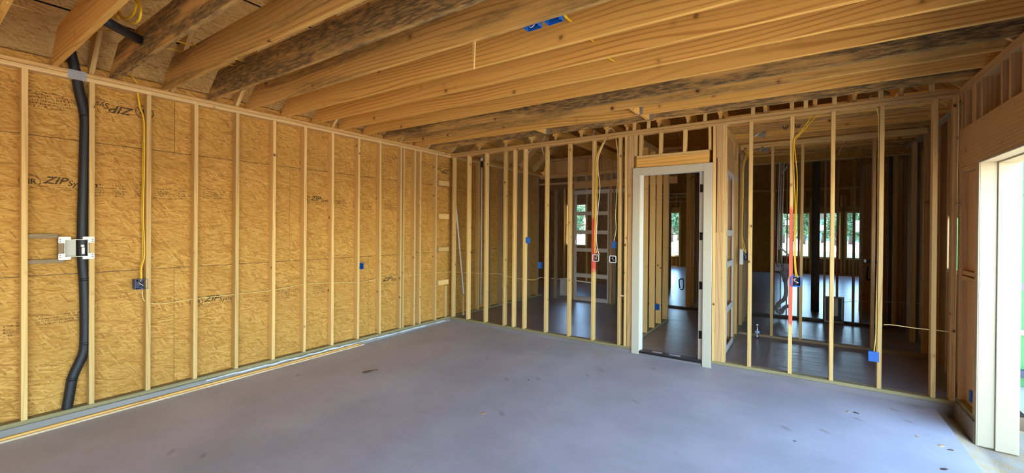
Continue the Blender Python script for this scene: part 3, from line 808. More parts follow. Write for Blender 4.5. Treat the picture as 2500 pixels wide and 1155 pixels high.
bbox('attic_plate', wa, (PYA(1337, 390).x, YP-.045, zq), (-2.0, YP+.045, zq+.06), MT['brown'], 0)
# room A ceiling ties and ridge boards seen up in the dark
# wall 2, behind the laundry space
w2 = structure('wall_laundry_back')
bbox('bottom_plate', w2, (-.80, YW2, 0), (1.4, YW2+.089, .038), MT['grey_wood'], 0)
bbox('top_plate', w2, (-.80, YW2, ZT-.077), (1.4, YW2+.089, ZT-.039), MT['stud'], 0)
bbox('top_plate', w2, (-.80, YW2, ZT-.038), (1.4, YW2+.089, ZT), MT['stud'], 0)
for px, mk in ((1885, 'stud'), (1956, 'stud'), (2132, 'brown')):
    X = PY(px, 620, YW2).x
    board('stud', w2, (X, YW2+.0445, .038), (X+jit(.01), YW2+.0445, ZT-.077), (0, 1, 0), .089, .038, MT[mk])
# wall 3 with plumbing
w3 = structure('wall_kitchen')
Y3 = YW3
bbox('bottom_plate', w3, (-.85, Y3, 0), (1.45, Y3+.089, .038), MT['darkpost'], 0)
bbox('top_plate', w3, (-.85, Y3, ZT-.077), (4.0, Y3+.089, ZT), MT['stud'], 0)
for px in (1889.5, 1906, 1921, 1950, 2014, 2045, 2085, 2104):
    X = PY(px, 600, Y3).x
    red = px in (1889.5, 1950, 2045)
    a, b = PY(px, 690, Y3).z-.038, PY(px, 562, Y3).z-.038
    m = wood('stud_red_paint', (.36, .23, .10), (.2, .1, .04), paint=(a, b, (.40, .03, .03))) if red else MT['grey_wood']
    board('stud', w3, (X, Y3+.0445, .038), (X, Y3+.0445, ZT-.077), (0, 1, 0), .089, .034 if px not in (1906, 1921) else .02, m, 'stud with a dark red sprayed stretch' if red else None)
# dark post in the far room
X = PZ(1985, 760, 0)
board('post', w3, (X.x+.03, 10.9, 0), (X.x+.03, 10.9, ZT+.9), (1, 0, 0), .14, .14, MT['darkpost'], 'dark square post beyond the wall')
# right end walls: studs of the closets on the right
wc = structure('wall_closet')
GY0 = 8.2
we = structure('wall_laundry_right')
XE = 1.50
zw0, zw1 = PX(2337, 660, XE).z, PX(2337, 532, XE).z
y0_, y1_ = 6.74, 7.10
for lo, hi in (((XE, YB+.10, -.3), (XE+.012, y0_, ZT+.35)), ((XE, y1_, -.3), (XE+.012, GY0, ZT+.35)), ((XE, y0_, -.3), (XE+.012, y1_, zw0)), ((XE, y0_, zw1), (XE+.012, y1_, ZT+.35))):
    bbox('sheathing_panel', we, lo, hi, MT['osbdark'], 2)
    bbox('green_facing', we, lo+V((.013, 0, 0)) if isinstance(lo, V) else V(lo)+V((.013, 0, 0)), V(hi)+V((.004, 0, 0)), MT['greenzip'], 2)
bbox('sheathing_panel', we, (XR+.14, YB+.088, -.3), (XE+.012, YB+.10, ZT+.35), MT['osbdark'], 2)
for Y in (6.70, 7.14, 7.6, 8.0): board('stud', we, (XE-(.015 if Y < 7.3 else .045), Y, 0), (XE-(.015 if Y < 7.3 else .045), Y, ZT), (1, 0, 0), .03 if Y < 7.3 else .089, .038, MT['brown'])
bbox('sill', we, (XE-.03, 6.73, zw0-.04), (XE, 7.11, zw0), MT['stud'], 1)
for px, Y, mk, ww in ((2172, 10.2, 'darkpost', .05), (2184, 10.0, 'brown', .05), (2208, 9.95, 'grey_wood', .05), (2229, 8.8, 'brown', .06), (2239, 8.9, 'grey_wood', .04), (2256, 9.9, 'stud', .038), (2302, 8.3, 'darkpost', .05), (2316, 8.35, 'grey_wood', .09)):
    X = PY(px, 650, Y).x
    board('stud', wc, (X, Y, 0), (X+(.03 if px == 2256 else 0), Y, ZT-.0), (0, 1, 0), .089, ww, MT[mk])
bbox('wall_board', wc, (1.62, 8.95, .0), (1.65, 11.4, ZT), MT['brown'], 2)
bbox('wall_board', wc, (1.05, 11.45, .0), (1.66, 11.48, ZT), MT['brown'], 2)
bbox('shelf_block', wc, (1.86, 10.3, 1.25), (2.2, 10.34, 1.33), MT['stud'], 0)
bbox('shelf_block', wc, (1.86, 10.3, 1.98), (2.2, 10.34, 2.05), MT['stud'], 0)
bbox('sheathing_panel', wc, (4.2, GY0, 0), (4.215, 20.4, ZT+1.3), MT['osb'], 1)
# exterior corner return of the house to the right of the garage
wo_ = structure('wall_outside')
GY = 8.2
for i, (za, zb_) in enumerate(((-.3, .95), (.953, 2.17), (2.173, 3.4))):
    bbox('sheathing_panel', wo_, (1.52, GY-.012, za), (4.2, GY, zb_), MT['greenzip'], 0)
    bbox('sheathing_panel', wo_, (4.202, GY-.012, za), (9.0, GY, zb_), MT['greenzip'], 0)
pg = PY(2494, 427, GY-.014)
text('printed_mark', wo_, 'R3', pg+V((-.02, -.002, 0)), (1, 0, 0), (0, 0, 1), .13, MT['greenink'])
pg = PY(2494, 454, GY-.014)
text('printed_mark', wo_, '3', pg+V((0, -.002, 0)), (1, 0, 0), (0, 0, 1), .1, MT['greenink'])
za = PY(2495, 700, GY).z
bbox('sheathing_tape', wo_, (1.53, GY-.0145, za-.05), (9.0, GY-.012, za+.05), plain('grey_tape', (.16, .17, .16), .6), 0)
zb_ = PY(2495, 812, GY).z
bbox('trim_board', wo_, (2.10, GY-.05, zb_-.03), (9, GY-.014, zb_+.04), MT['cream'], 0)
for k in range(3):
    z = PY(2495, 905+k*48, GY).z
    bbox('drip_board', wo_, (2.0, GY-.10, z-.07), (9, GY-.016, z+.02), plain('slate_board', (.05, .055, .09), .5), 0)

# far wall with three windows, plus one seen down the hall and one behind the garage room
wfar = structure('wall_far')
wins = []
for i, (x0, y0, x1, y1) in enumerate(((1908, 520, 1976, 630), (1996, 520, 2051, 631), (2066, 518, 2138, 635))):
    a, b = PY(x0, y0, YFAR), PY(x1, y1, YFAR); wins.append((a.x, b.x, .64, 2.42))
wins[1] = (wins[1][0]-.08, wins[1][1], .64, 2.42)
wins.insert(0, (-5.45, -4.56, .47, 2.52))
xs = [-5.75]+[v for w in wins for v in (w[0], w[1])]+[9.5]
for i in range(0, len(xs), 2):
    bbox('sheathing_panel', wfar, (xs[i], YFAR+.09, 0), (xs[i+1], YFAR+.102, ZT+1.3), MT['osb'], 2)
for (x0, x1, zb0, zt0) in wins:
    bbox('sheathing_panel', wfar, (x0, YFAR+.09, 0), (x1, YFAR+.102, zb0), MT['osb'], 0)
    bbox('sheathing_panel', wfar, (x0, YFAR+.09, zt0), (x1, YFAR+.102, ZT+1.3), MT['osb'], 0)
    for X in (x0-.05, x0-.012, x1+.012, x1+.05): board('stud', wfar, (X, YFAR+.045, 0), (X, YFAR+.045, 3.05), (0, 1, 0), .089, .037, MT['stud'])
    bbox('header', wfar, (x0-.07, YFAR, zt0+.02), (x1+.07, YFAR+.08, zt0+.22), MT['brown'], 0)
    for k in range(4): board('cripple_stud', wfar, (x0+(x1-x0)*(k+.5)/4, YFAR+.045, .04), (x0+(x1-x0)*(k+.5)/4, YFAR+.045, zb0-.04), (0, 1, 0), .08, .038, MT['stud'])
    bbox('sill', wfar, (x0-.03, YFAR, zb0-.04), (x1+.03, YFAR+.089, zb0), MT['stud'], 0)
    for k in range(3): board('cripple_stud', wfar, (x0+(x1-x0)*(k+.5)/3, YFAR+.045, zt0+.22), (x0+(x1-x0)*(k+.5)/3, YFAR+.045, 3.3), (0, 1, 0), .08, .038, MT['stud'])
bbox('top_plate', wfar, (-5.7, YFAR, 3.3), (4.2, YFAR+.09, 3.38), MT['stud'], 0)
bbox('bottom_plate', wfar, (-5.7, YFAR, 0), (4.2, YFAR+.09, .038), MT['stud'], 0)
def window(n, x0, x1, zb0, zt0, Y, mull=True, stick=None):
    w = structure('window_%d' % n, ((x0+x1)/2, Y, zb0))
    t = .045
    bbox('frame', w, (x0, Y+.06, zb0), (x0+t, Y+.12, zt0), MT['winframe']); bbox('frame', w, (x1-t, Y+.06, zb0), (x1, Y+.12, zt0), MT['winframe'])
    bbox('frame', w, (x0+t, Y+.06, zb0), (x1-t, Y+.12, zb0+t), MT['winframe'], 0); bbox('frame', w, (x0+t, Y+.06, zt0-t), (x1-t, Y+.12, zt0), MT['winframe'], 0)
    if mull:
        zm = (zb0+zt0)/2; bbox('meeting_rail', w, (x0+t, Y+.07, zm-.02), (x1-t, Y+.11, zm+.02), MT['winframe'], 0)
        bbox('pane', w, (x0+t, Y+.088, zb0+t), (x1-t, Y+.092, zm-.02), MT['glass'], 2); bbox('pane', w, (x0+t, Y+.088, zm+.02), (x1-t, Y+.092, zt0-t), MT['glass'], 2)
    else: bbox('pane', w, (x0+t, Y+.088, zb0+t), (x1-t, Y+.092, zt0-t), MT['glass'], 2)
    if stick:
        for (u, v, wd, hh) in stick:
            sx, sz = x0+(x1-x0)*u, zb0+(zt0-zb0)*v
            bbox('sticker', w, (sx, Y+.084, sz), (sx+wd, Y+.086, sz+hh), MT['film'], 0)
    return w
window(1, *wins[0], YFAR); window(2, *wins[1], YFAR, False, [(.12, .72, .22, .2)]); window(3, *wins[2], YFAR, False, [(.2, .6, .16, .22)]); window(4, *wins[3], YFAR, False, [(.3, .58, .34, .26), (.3, .72, .3, .18)])
# outer wall and window beyond the pocket frame
wv = structure('wall_left_far')
YV = 12.6
xa, xb_ = PY(1382, 500, YV).x, PY(1433, 605, YV).x
za, zb_ = PY(1410, 600, YV).z, PY(1410, 498, YV).z
for lo, hi in (((-9.6, YV, 0), (xa, YV+.012, 4.2)), ((xb_, YV, 0), (-3.05, YV+.012, 4.2)), ((xa, YV, 0), (xb_, YV+.012, za)), ((xa, YV, zb_), (xb_, YV+.012, 4.2))):
    bbox('sheathing_panel', wv, lo, hi, MT['osbdark'], 2)  # darker board colour stands in for the shade on this far wall
for X in (xa-.025, xb_+.025): board('stud', wv, (X, YV-.05, 0), (X, YV-.05, 3.05), (0, 1, 0), .089, .038, MT['stud'])
for k in range(6): board('stud', wv, (xb_+.4+k*.42, YV-.05, 0), (xb_+.4+k*.42, YV-.05, 3.05), (0, 1, 0), .089, .038, MT['grey_wood'])
window(5, xa, xb_, za, zb_, YV-.09, True)
bbox('sheathing_panel', wv, (-9.6, YA, -.2), (-9.588, 12.6, 4.4), MT['osb'], 1)
bbox('sheathing_panel', wv, (-5.75, 12.6, -.2), (-5.738, 20.4, 4.4), MT['osb'], 1)
bbox('sheathing_panel', wv, (-9.6, YA, -.2), (XS-.1, YA+.012, 4.3), MT['osb'], 0)
# hall end: studs on the right past the opening
wq = structure('wall_hall_far')
for px, py in ((1674, 750), (1684, 744), (1693, 739), (1700, 734), (1707, 729), (1713, 725)):
    q = PZ(px+2, py, 0)
    board('stud', wq, (-1.995, q.y, .0), (-1.995, q.y, ZT), (1, 0, 0), .089, .038, MT['stud' if px < 1690 else 'grey_wood'])
bbox('bottom_plate', wq, (-3.4, 9.50, 0), (-1.2, 9.59, .03), MT['darkpost'], 0)
bbox('top_plate', wq, (-3.4, 9.50, ZT-.08), (-1.2, 9.59, ZT), MT['brown'], 0)
for z in (2.72, 2.62, 2.5): tube('ceiling_cable', wq, [(-3.6, 12.5, z), (-2.2, 12.6, z+.01)], .008, MT['white'], n=0)

# ================================================================== WIRING: boxes
def outlet_box(name, label, p, n, up, w=.055, h=.095, d=.075, m='blue', wires=3, cat='outlet box', group=None, open_=True, rim=None):
    """open-fronted nail-on box; p = centre of the open face, n = outward normal"""
    t = thing(name, label, cat, p, group); p = V(p); n = V(n).normalized(); up = V(up).normalized(); rgt = up.cross(n)
    k = .0035
    def W(x, y, z): return p+rgt*x+up*y+n*z
    vs, fs = [], []
    a, b = w/2, h/2
    if open_:
        o_ = [(-a, -b), (a, -b), (a, b), (-a, b)]; i_ = [(-a+k, -b+k), (a-k, -b+k), (a-k, b-k), (-a+k, b-k)]
        for q, z in ((o_, 0), (o_, -d), (i_, 0), (i_, -d+k)):
            for x, y in q: vs.append((x, y, z))
        for i in range(4):
            j = (i+1) % 4
            fs += [(i, j, 4+j, 4+i), (8+i, 12+i, 12+j, 8+j), (i, 8+i, 8+j, j)]
        fs += [(4, 5, 6, 7), (12, 13, 14, 15)]
    else:
        for z in (0, -d):
            for x, y in ((-a, -b), (a, -b), (a, b), (-a, b)): vs.append((x, y, z))
        fs = [(0, 1, 2, 3), (7, 6, 5, 4)]+[(i, 4+i, 4+(i+1) % 4, (i+1) % 4) for i in range(4)]
    mw = M(((rgt.x, up.x, n.x, p.x), (rgt.y, up.y, n.y, p.y), (rgt.z, up.z, n.z, p.z), (0, 0, 0, 1)))
    link('shell', mesh('shell', vs, fs, MT[m]), t, mw)
    for s in (-1, 1):                                # device screw ears
        q = W(0, s*(b-.008), -.004)
        board('ear', t, q-rgt*.008, q+rgt*.008, up, .014, .005, MT[m])
        q = W(a+.001, s*(b*.55), -d*.5)
        board('nail_guide', t, q-n*d*.42, q+n*d*.42, up, .012, .008, MT[m])
    for i in range(3):
        q = W(-a-.001, -b+h*(i+.5)/3, -d*.5); board('rib', t, q-n*d*.45, q+n*d*.45, up, .004, .003, MT[m])
    if rim:
        for s in (-1, 1):
            q = W(s*(a+.004), 0, 0); board('rim', t, q-up*b, q+up*b, rgt, .012, .004, MT[rim])
            q = W(0, s*(b+.004), 0); board('rim', t, q-rgt*a, q+rgt*a, up, .012, .004, MT[rim])
    mats = ['white', 'copper', 'black', 'white']
    rng = random.Random(int(p.x*977+p.z*131))
    if open_:
        for i in range(wires):
            x0 = rng.uniform(-a*.5, a*.5); x1 = rng.uniform(-a*.6, a*.6)
            tube('wire', t, [W(x0, b*.7, -d*.8), W(x1, b*.2, -.015), W(-x1, -b*.3, -.008), W(x0*.5, -b*.55, -d*.5)], .0032, MT[mats[i % 4]], sides=5, n=4)
    return t
G_ = 'electrical boxes on the framing'
p = PX(346, 694, XL+.004)
outlet_box('outlet_box', 'dark blue outlet box with wire ends at the foot of the yellow cable', p, (1, 0, 0), (0, 0, 1), .10, .10, .085, 'blued', 3, group=G_)
p = PX(884, 650, XL-.01)
outlet_box('outlet_box', 'small blue box on a left wall stud above the sagging cable', p, (1, 0, 0), (0, 0, 1), .055, .095, .07, 'blue', 0, group=G_)
p = PY(1288, 587, YB+.03)
outlet_box('outlet_box', 'bright blue box nailed on the right edge of a back wall stud at mid height', p, (.25, -1, 0), (0, 0, 1), .05, .095, .07, 'blue', 0, group=G_, open_=False)
p = PY(1317, 648, YB+.05)
outlet_box('outlet_box', 'dull blue box left of a back wall stud, lower than its bright neighbour', p, (.0, -1, 0), (0, 0, 1), .05, .10, .07, 'blue', 0, group=G_, open_=False)
p = PY(1498, 598, YB+.03)
outlet_box('outlet_box', 'blue box tight against the stud above the right white switch box', p, (0, -1, 0), (0, 0, 1), .05, .10, .07, 'blue', 0, group=G_, open_=False)
p = PY(1454, 630, YB-.004)
outlet_box('switch_box', 'square white-rimmed box full of wires under the yellow cable bundle', p, (0, -1, 0), (0, 0, 1), .09, .085, .06, 'hinge', 4, group=G_, rim='whiteplastic')
p = PY(1496, 633, YB-.004)
outlet_box('switch_box', 'square white-rimmed box right of the red sprayed stud, below a blue box', p, (0, -1, 0), (0, 0, 1), .085, .085, .06, 'hinge', 4, group=G_, rim='whiteplastic')
p = PY(1943, 687, YB-.002)
outlet_box('outlet_box', 'blue two-gang box with copper wires beside the longest red stud', p, (0, -1, 0), (0, 0, 1), .085, .105, .075, 'blued', 4, group=G_, rim='blue')
p = PY(2133, 871, YB+.0)
outlet_box('outlet_box', 'blue box low on the right hand studs fed by two yellow cables', p, (0, -1, 0), (0, 0, 1), .085, .105, .075, 'blue', 0, group=G_, open_=False)
p = PX(2367, 967, XR+.03)
outlet_box('outlet_box', 'small blue box low on the right wall behind the white jamb', p, (-1, 0, 0), (0, 0, 1), .05, .10, .06, 'blue', 0, group=G_, open_=False)
p = PY(1820, 625, 7.45)
outlet_box('outlet_box', 'navy box with a white side plate on the laundry stud', p, (0, -1, 0), (0, 0, 1), .09, .14, .06, 'blued', 2, group=G_)
bx = PY(1811, 627, 7.44)
tag(bbox('side_plate', None, (bx.x-.03, 7.43, bx.z-.12), (bx.x+.02, 7.445, bx.z+.12), MT['whiteplastic'], 2), 'white plate beside the navy laundry box', 'plate')
for px, py, lab in ((1303, 61, 'blue ceiling box with a white wire, left of the pair under a joist'), (1354, 45, 'blue ceiling box with a yellow cable leaving it, right of the joist pair')):
    # hung on the far side of the joist whose lower edge they touch
    yj = YLs[5]+(YRs[5]-YLs[5])*((-1.3-JX0)/(JX1-JX0))+.04
    p = PZ(px, py, ZT+.03)
    t = outlet_box('ceiling_box', lab, (p.x, yj+.04, ZT+.004), (0, 0, -1), (1, 0, 0), .075, .115, .06, 'blue', 1 if px < 1320 else 0, group=G_)
p = PY(2052, 788, YW3-.04)
outlet_box('outlet_box', 'blue box under the pale framed recess panel in the far wall', p, (0, -1, 0), (0, 0, 1), .10, .12, .07, 'blued', 2, group=G_)
p = PY(1608, 750, 7.3)
outlet_box('outlet_box', 'dim blue box on the hall studs seen through the doorway', p, (1, -.3, 0), (0, 0, 1), .05, .10, .07, 'blue', 0, group=G_, open_=False)
p = PY(2262, 698, 9.6)
outlet_box('outlet_box', 'blue box deep in the closet studs on the right', p, (0, -1, 0), (0, 0, 1), .07, .11, .07, 'blued', 0, group=G_, open_=False)

# ------------------------------------------------------------------ cables
GC = 'electrical cables'
def cable(label, pts, r=.0058, m='yellow', group=GC, name='cable', flat=.75):
    o = tube(name, None, pts, r, MT[m], flat=flat, sides=7); return tag(o, label, 'cable', group)
xq = XL-.03
cable('yellow cable falling beside the third left stud into the navy box', [PX(334, 215, XL-.045), PX(336, 224, xq), PX(341, 260, xq), PX(352, 300, xq), PX(352, 420, xq), PX(350, 520, xq), PX(353, 620, xq), PX(346, 652, xq), PX(346, 684, xq)], .0068)
cable('second yellow cable running close behind the one to the navy box', [PX(331, 212, XL-.055), PX(336, 222, XL-.05), PX(343, 262, XL-.05), PX(350, 300, XL-.05), PX(348.5, 420, XL-.05), PX(346.5, 520, XL-.05), PX(349, 620, XL-.05), PX(343, 655, XL-.05), PX(343, 688, XL-.045)], .0068)
cable('short yellow cable looping out of the plate under the second clear joist gap', [PX(314, 178, XL-.02), PX(325, 190, XL+.01), PX(334, 202, XL-.01), PX(337, 206, XL-.04)], .006)
cable('long thin yellow cable sagging along the left wall through the studs', [PX(347, 708, xq), PX(350, 730, xq), PX(364, 740, xq), PX(400, 741, xq), PX(470, 730, xq), PX(572, 719, xq), PX(660, 709, xq), PX(745, 694, xq), PX(810, 690.5, xq), PX(870, 690, xq), PX(905, 685, xq), PX(928, 678, xq), PX(980, 672, xq), PX(1020, 671, xq), PX(1065, 665, xq), PX(1098, 664, XL-.01), PY(1139, 665, YB+.05), PY(1183, 668.5, YB+.05), PY(1215, 668.5, YB+.05), PY(1229, 672, YB+.05), PY(1252, 677.5, YB+.05), PY(1280, 682, YB+.05), PY(1306, 683, YB+.05), PY(1320, 677, YB+.05)], .0048, 'paleyellow')
# coil hanging between the nearest joists
zc = ZT+.12
def PC(x, y): return PY(x, y, .95)
cable('bright yellow cable coil hanging between the nearest ceiling joists', [PC(300, -15), PC(289, 22), PC(296, 42), PC(320, 57), PC(339, 50), PC(344, 25), PC(336, 0), PC(322, -12), PC(333, 8), PC(326, 34), PC(312, 44), PC(296, 38), PC(288, 18), PC(292, -12)], .0085)
cable('knotted yellow cable end tied at the left of the hanging coil', [PC(272, 25), PC(286, 46), PC(288, 30), PC(279, 16), PC(277, 28), PC(282, 44), PC(276, 30), PC(283, 10), PC(293, 25)], .0075)
def PD(x, y, Y): return PY(x, y, Y)
cable('taut yellow cable crossing under the black pipe near the first joist', [PD(225, 76, .80), PD(258, 74, 1.0), PD(295, 73, 1.12)], .0075)
cable('pale cable just above the taut one at the black pipe', [PD(236, 67, .80), PD(262, 72, 1.0), PD(280, 75, 1.1)], .004, 'paleyellow')
cable('thin yellow cable along the roof deck at the upper left corner', [PD(17, 6, .36), PD(80, 25, .56), PD(148, 44, .75)], .005, 'paleyellow')
for lab, a, b, k in (('upper short yellow cable between the second and third joists', (428, 99), (478, 111), 2), ('lower short yellow cable between the second and third joists', (404, 115), (447, 127), 2), ('upper short yellow cable between the third and fourth joists', (576, 143), (594, 149), 3), ('lower short yellow cable between the third and fourth joists', (550, 155), (570, 160), 3)):
    cable(lab, [PD(*a, YLs[k]+.045), (PD(*a, YLs[k]+.045)+PD(*b, YLs[k+1]-.005))/2+V((0, 0, -.004)), PD(*b, YLs[k+1]-.005)], .006, 'yellow')
def atj(k, x): return YLs[k]+(YRs[k]-YLs[k])*((x-JX0)/(JX1-JX0))
def PJ(x, y, k, dy=0.0):
    q = PY(x, y, (YLs[k]+YRs[k])/2)
    for _ in range(4): q = PY(x, y, atj(k, q.x)+dy)
    return q
cable('yellow cable running from the right ceiling box into a bored hole', [PJ(1372, 32, 6, -.33), PJ(1380, 40, 6, -.2), PJ(1388, 48, 6, -.05), PJ(1396, 53, 6, .01)], .011)
cable('yellow cable stub crossing the next joist gap after the ceiling boxes', [PJ(1438, 91, 7, -.2), PJ(1443, 97, 7, -.08), PJ(1450, 103, 7, .01)], .0085)
cable('yellow cable stub two gaps beyond the ceiling boxes', [PJ(1483, 139, 8, -.2), PJ(1490, 145, 8, -.08), PJ(1500, 150, 8, .01)], .0085)
# bundle on the red stud at 1446
yq = YB-.008
for i, (lab, dx, m_) in enumerate((('leftmost bright yellow cable of the bundle on the red sprayed stud', 0, 'yellow'), ('middle yellow cable of the bundle on the red sprayed stud', 3, 'yellow'), ('right pale cable of the bundle that bulges away from the stud', 6, 'white'))):
    pts = [PY(1474+dx, 340, YB+.04), PY(1470+dx*.6, 352, yq), PY(1456+dx*.8, 385, yq), PY(1455+dx*.9, 420, yq), PY(1455+dx*(1.6 if i == 2 else 1), 460, yq), PY(1453+dx, 520, yq), PY(1451+dx*.8, 580, yq), PY(1450+dx, 600, yq), PY(1452+dx*1.6, 618, yq)]
    if i == 2: pts[-1] = PY(1463, 622, yq); pts[-2] = PY(1459, 610, yq)
    cable(lab, pts, .0062, m_)
cable('white cable rising out of the plate above the yellow bundle', [PY(1475, 330, YB+.06), PY(1484, 318, YB+.06), PY(1493, 313, YB+.08), PY(1501, 322, YB+.06)], .006, 'white')
cable('pale cable down the left edge of the last stud before the door', [PY(1503, 335, YB+.05), PY(1505, 348, YB+.01), PY(1508, 380, YB+.02), PY(1507, 450, YB+.02), PY(1503, 520, YB+.02), PY(1504, 560, YB+.02), PY(1499, 588, YB+.03)], .0055, 'paleyellow')
cable('left yellow cable bowing down to the two-gang box beside the long red stud', [PY(1983, 280, YB+.05), PY(1975, 293, YB+.02), PY(1952, 325, yq), PY(1938, 345, yq), PY(1938, 420, yq), PY(1941, 500, yq), PY(1939, 600, yq), PY(1940, 650, yq), PY(1943, 676, yq)], .0068)
cable('right yellow cable bowing down to the two-gang box beside the long red stud', [PY(1995, 281, YB+.05), PY(1985, 292, YB+.02), PY(1955, 326, yq), PY(1940, 346, yq), PY(1942, 380, yq), PY(1946, 430, yq), PY(1945, 500, yq), PY(1942, 600, yq), PY(1943, 655, yq), PY(1948, 678, yq)], .0068)
cable('pale cable down the left side of the stud above the low blue box', [PY(2139, 262, YB+.03), PY(2143, 275, YB+.02), PY(2145, 300, YB+.03), PY(2144, 420, YB+.03), PY(2143, 600, YB+.03), PY(2139, 760, YB+.02), PY(2138, 820, YB+.02), PY(2133, 862, YB+.02)], .006, 'paleyellow')
cable('second yellow cable entering the low blue box from above', [PY(2141, 700, YB+.025), PY(2140, 780, YB+.02), PY(2141, 830, YB+.015), PY(2139, 864, YB+.015)], .006, 'yellow')
cable('pale yellow cable stretched between the two right hand studs', [PY(2157, 793, YB+.04), PY(2175, 793, YB+.04), PY(2205, 797, YB+.04), PY(2240, 802, YB+.04), PY(2281, 806, YB+.045), PY(2322, 811, YB+.04)], .0062, 'paleyellow')
yl_ = 7.40
cable('yellow cable on the laundry stud down to the navy box', [PY(1829, 360, yl_), PY(1826, 370, yl_), PY(1817, 390, yl_), PY(1815, 420, yl_), PY(1814, 500, yl_), PY(1811, 580, yl_), PY(1814, 605, yl_), PY(1820, 618, yl_)], .008)
cable('second yellow cable hugging the first on the laundry stud', [PY(1831, 362, yl_), PY(1828, 374, yl_), PY(1820, 392, yl_), PY(1812, 430, yl_), PY(1812, 520, yl_), PY(1811, 570, yl_), PY(1818, 603, yl_), PY(1822, 618, yl_)], .007)
cable('thin yellow cable stapled along the laundry ceiling', [V((q_.x, 6.315+dy_, ZT-.005)) for q_, dy_ in ((PY(1945, 298, 6.3), 0), (PY(1960, 295, 6.3), 0), (PY(2060, 284, 6.3), 0), (PY(2140, 275, 6.3), 0), (PY(2230, 266, 6.3), 0), (PY(2258, 264, 6.3), .02), (PY(2250, 272, 6.3), .06), (PY(2232, 264, 6.3), .03))], .005, 'paleyellow')
cable('thin pale cable strung across the far studs at knee height', [PY(2048, 739, YW3+.04), PY(2100, 735, YW3+.04), PY(2160, 737, YW3+.04), PY(2230, 741, 8.85), PY(2310, 745, 8.4)], .004, 'white')
cable('hanging pale cable against the laundry ceiling left of a stud', [PY(2063, 342, 7.725), PY(2052, 365, 7.72), PY(2046, 380, 7.72)], .004, 'paleyellow')
cable('white cable slanting behind the top of the closely paired studs', [PY(1300, 362, YB+.12), PY(1290, 372, YB+.12), PY(1284, 385, YB+.10)], .006, 'white')
cable('white cable dropping from a plate hole right of the paired studs', [PY(1322, 356, YB+.03), PY(1325, 368, YB+.02), PY(1327, 378, YB+.02)], .005, 'white')
cable('upper white cable looping across the attic above the left studs', [PY(1258, 404, 8.0), PY(1268, 402, 8.0), PY(1280, 404, 8.0)], .006, 'white')
cable('thin cable hanging along the roof slope in the room behind', [PY(1294, 418, 8.3), PY(1305, 414, 8.3), PY(1316, 410, 8.3)], .006, 'white')
for px, lab in ((1295, 'short white cable over the plate near the left rafters'), (1325, 'short white cable over the plate above the sixth stud'), (1446, 'white cable lying over the plate left of the bundle'), (1983, 'white cable standing on the plate above the two-gang box'), (2120, 'white cable bent over the plate near the right end')):
    cable(lab, [PY(px, 352-(px-1295)*.125, YB+.1), PY(px+3, 344-(px-1295)*.125, YB+.1), PY(px+6, 336-(px-1295)*.125, YB+.14)], .006, 'white')

# ------------------------------------------------------------------ black insulated pipe on the left wall
xp = XL-.055
pp = thing('insulated_pipe', 'thick black insulated pipe running down the left wall into the slab', 'pipe', PX(170, 990, xp))
tube('foam_sleeve', pp, [PX(163, 1000, xp), PX(170, 960, xp), PX(178, 920, xp), PX(196, 880, xp), PX(206, 850, xp), PX(208, 780, xp), PX(206, 690, xp), PX(202, 640, xp), PX(201, 560, xp), PX(204, 450, xp), PX(207, 340, xp), PX(207, 285, xp), PX(195, 230, xp), PX(188, 195, xp), PX(182, 165, xp), PX(174, 132, xp), PX(168, 110, xp+.02)], .037, MT['foam'], sides=14, n=5)
for (x, y) in ((207, 285), (206, 682), (208, 838), (176, 925)):
    q = PX(x, y, xp); lathe('joint_tape', pp, [(.0385, -.012), (.0395, 0), (.0385, .012)], q, MT['black'], 14)
pq = thing('insulated_pipe', 'black insulated pipe lying between the two nearest joists', 'pipe', PY(262, 62, .80))
tube('foam_sleeve', pq, [PY(225, 30, .79), PY(262, 54, .87), PY(300, 75, .98), PY(341, 97, 1.12)], .036, MT['foam'], sides=14)
# refrigerant outlet box: tray with four eared corners
wx = thing('wall_box', 'white eared outlet box screwed over the black pipe on the left wall', 'wall box', PX(186, 607, XL))
XO = XL+.004
c0 = [PX(x, y, XO) for x, y in ((159, 586), (215, 586), (215, 627), (159, 627))]
ylo, yhi = c0[0].y, c0[1].y; zhi, zlo = c0[0].z, c0[3].z
for lo, hi in (((XO-.045, ylo-.004, zlo), (XO, ylo, zhi)), ((XO-.045, yhi, zlo), (XO, yhi+.004, zhi)), ((XO-.045, ylo, zhi), (XO, yhi, zhi+.004)), ((XO-.045, ylo, zlo-.004), (XO, yhi, zlo))):
    bbox('tray_side', wx, lo, hi, MT['whiteplastic'])
ym = PX(188, 600, XO).y
bbox('back_panel', wx, (XO-.05, ylo, zlo), (XO-.045, ym, zhi), MT['paleplastic'], 1)
for sy in (0, 1):
    for sz in (0, 1):
        yy = yhi if sy else ylo; zz = zhi if sz else zlo
        d = 1 if sy else -1; e = 1 if sz else -1
        poly = [(-d*.036, 0), (-d*.036, e*.022), (-d*.030, e*.028), (d*.036, e*.028), (d*.042, e*.022), (d*.042, -e*.022), (d*.036, -e*.028), (0, -e*.028), (0, 0)]
        if d*e < 0: poly = poly[::-1]
        ear = prism('ear', wx, poly, (XO+.002, yy, zz), (0, 1, 0), (0, 0, 1), .004, MT['whiteplastic'])
        for (a, b) in ((d*.030, e*.004), (d*.030, -e*.016)):
            lathe('screw_hole', wx, [(.004, 0), (.004, .0012)], (XO+.004, yy+a, zz+b), MT['black'], 10, 'X')
q = PX(203, 610, XO-.006)
board('valve_cap', wx, q+V((0, 0, -.038)), q+V((0, 0, .022)), (0, 1, 0), .020, .016, MT['whiteplastic'])
board('valve_cap', wx, q+V((0, -.004, .028)), q+V((0, -.004, .046)), (0, 1, 0), .022, .016, MT['whiteplastic'])

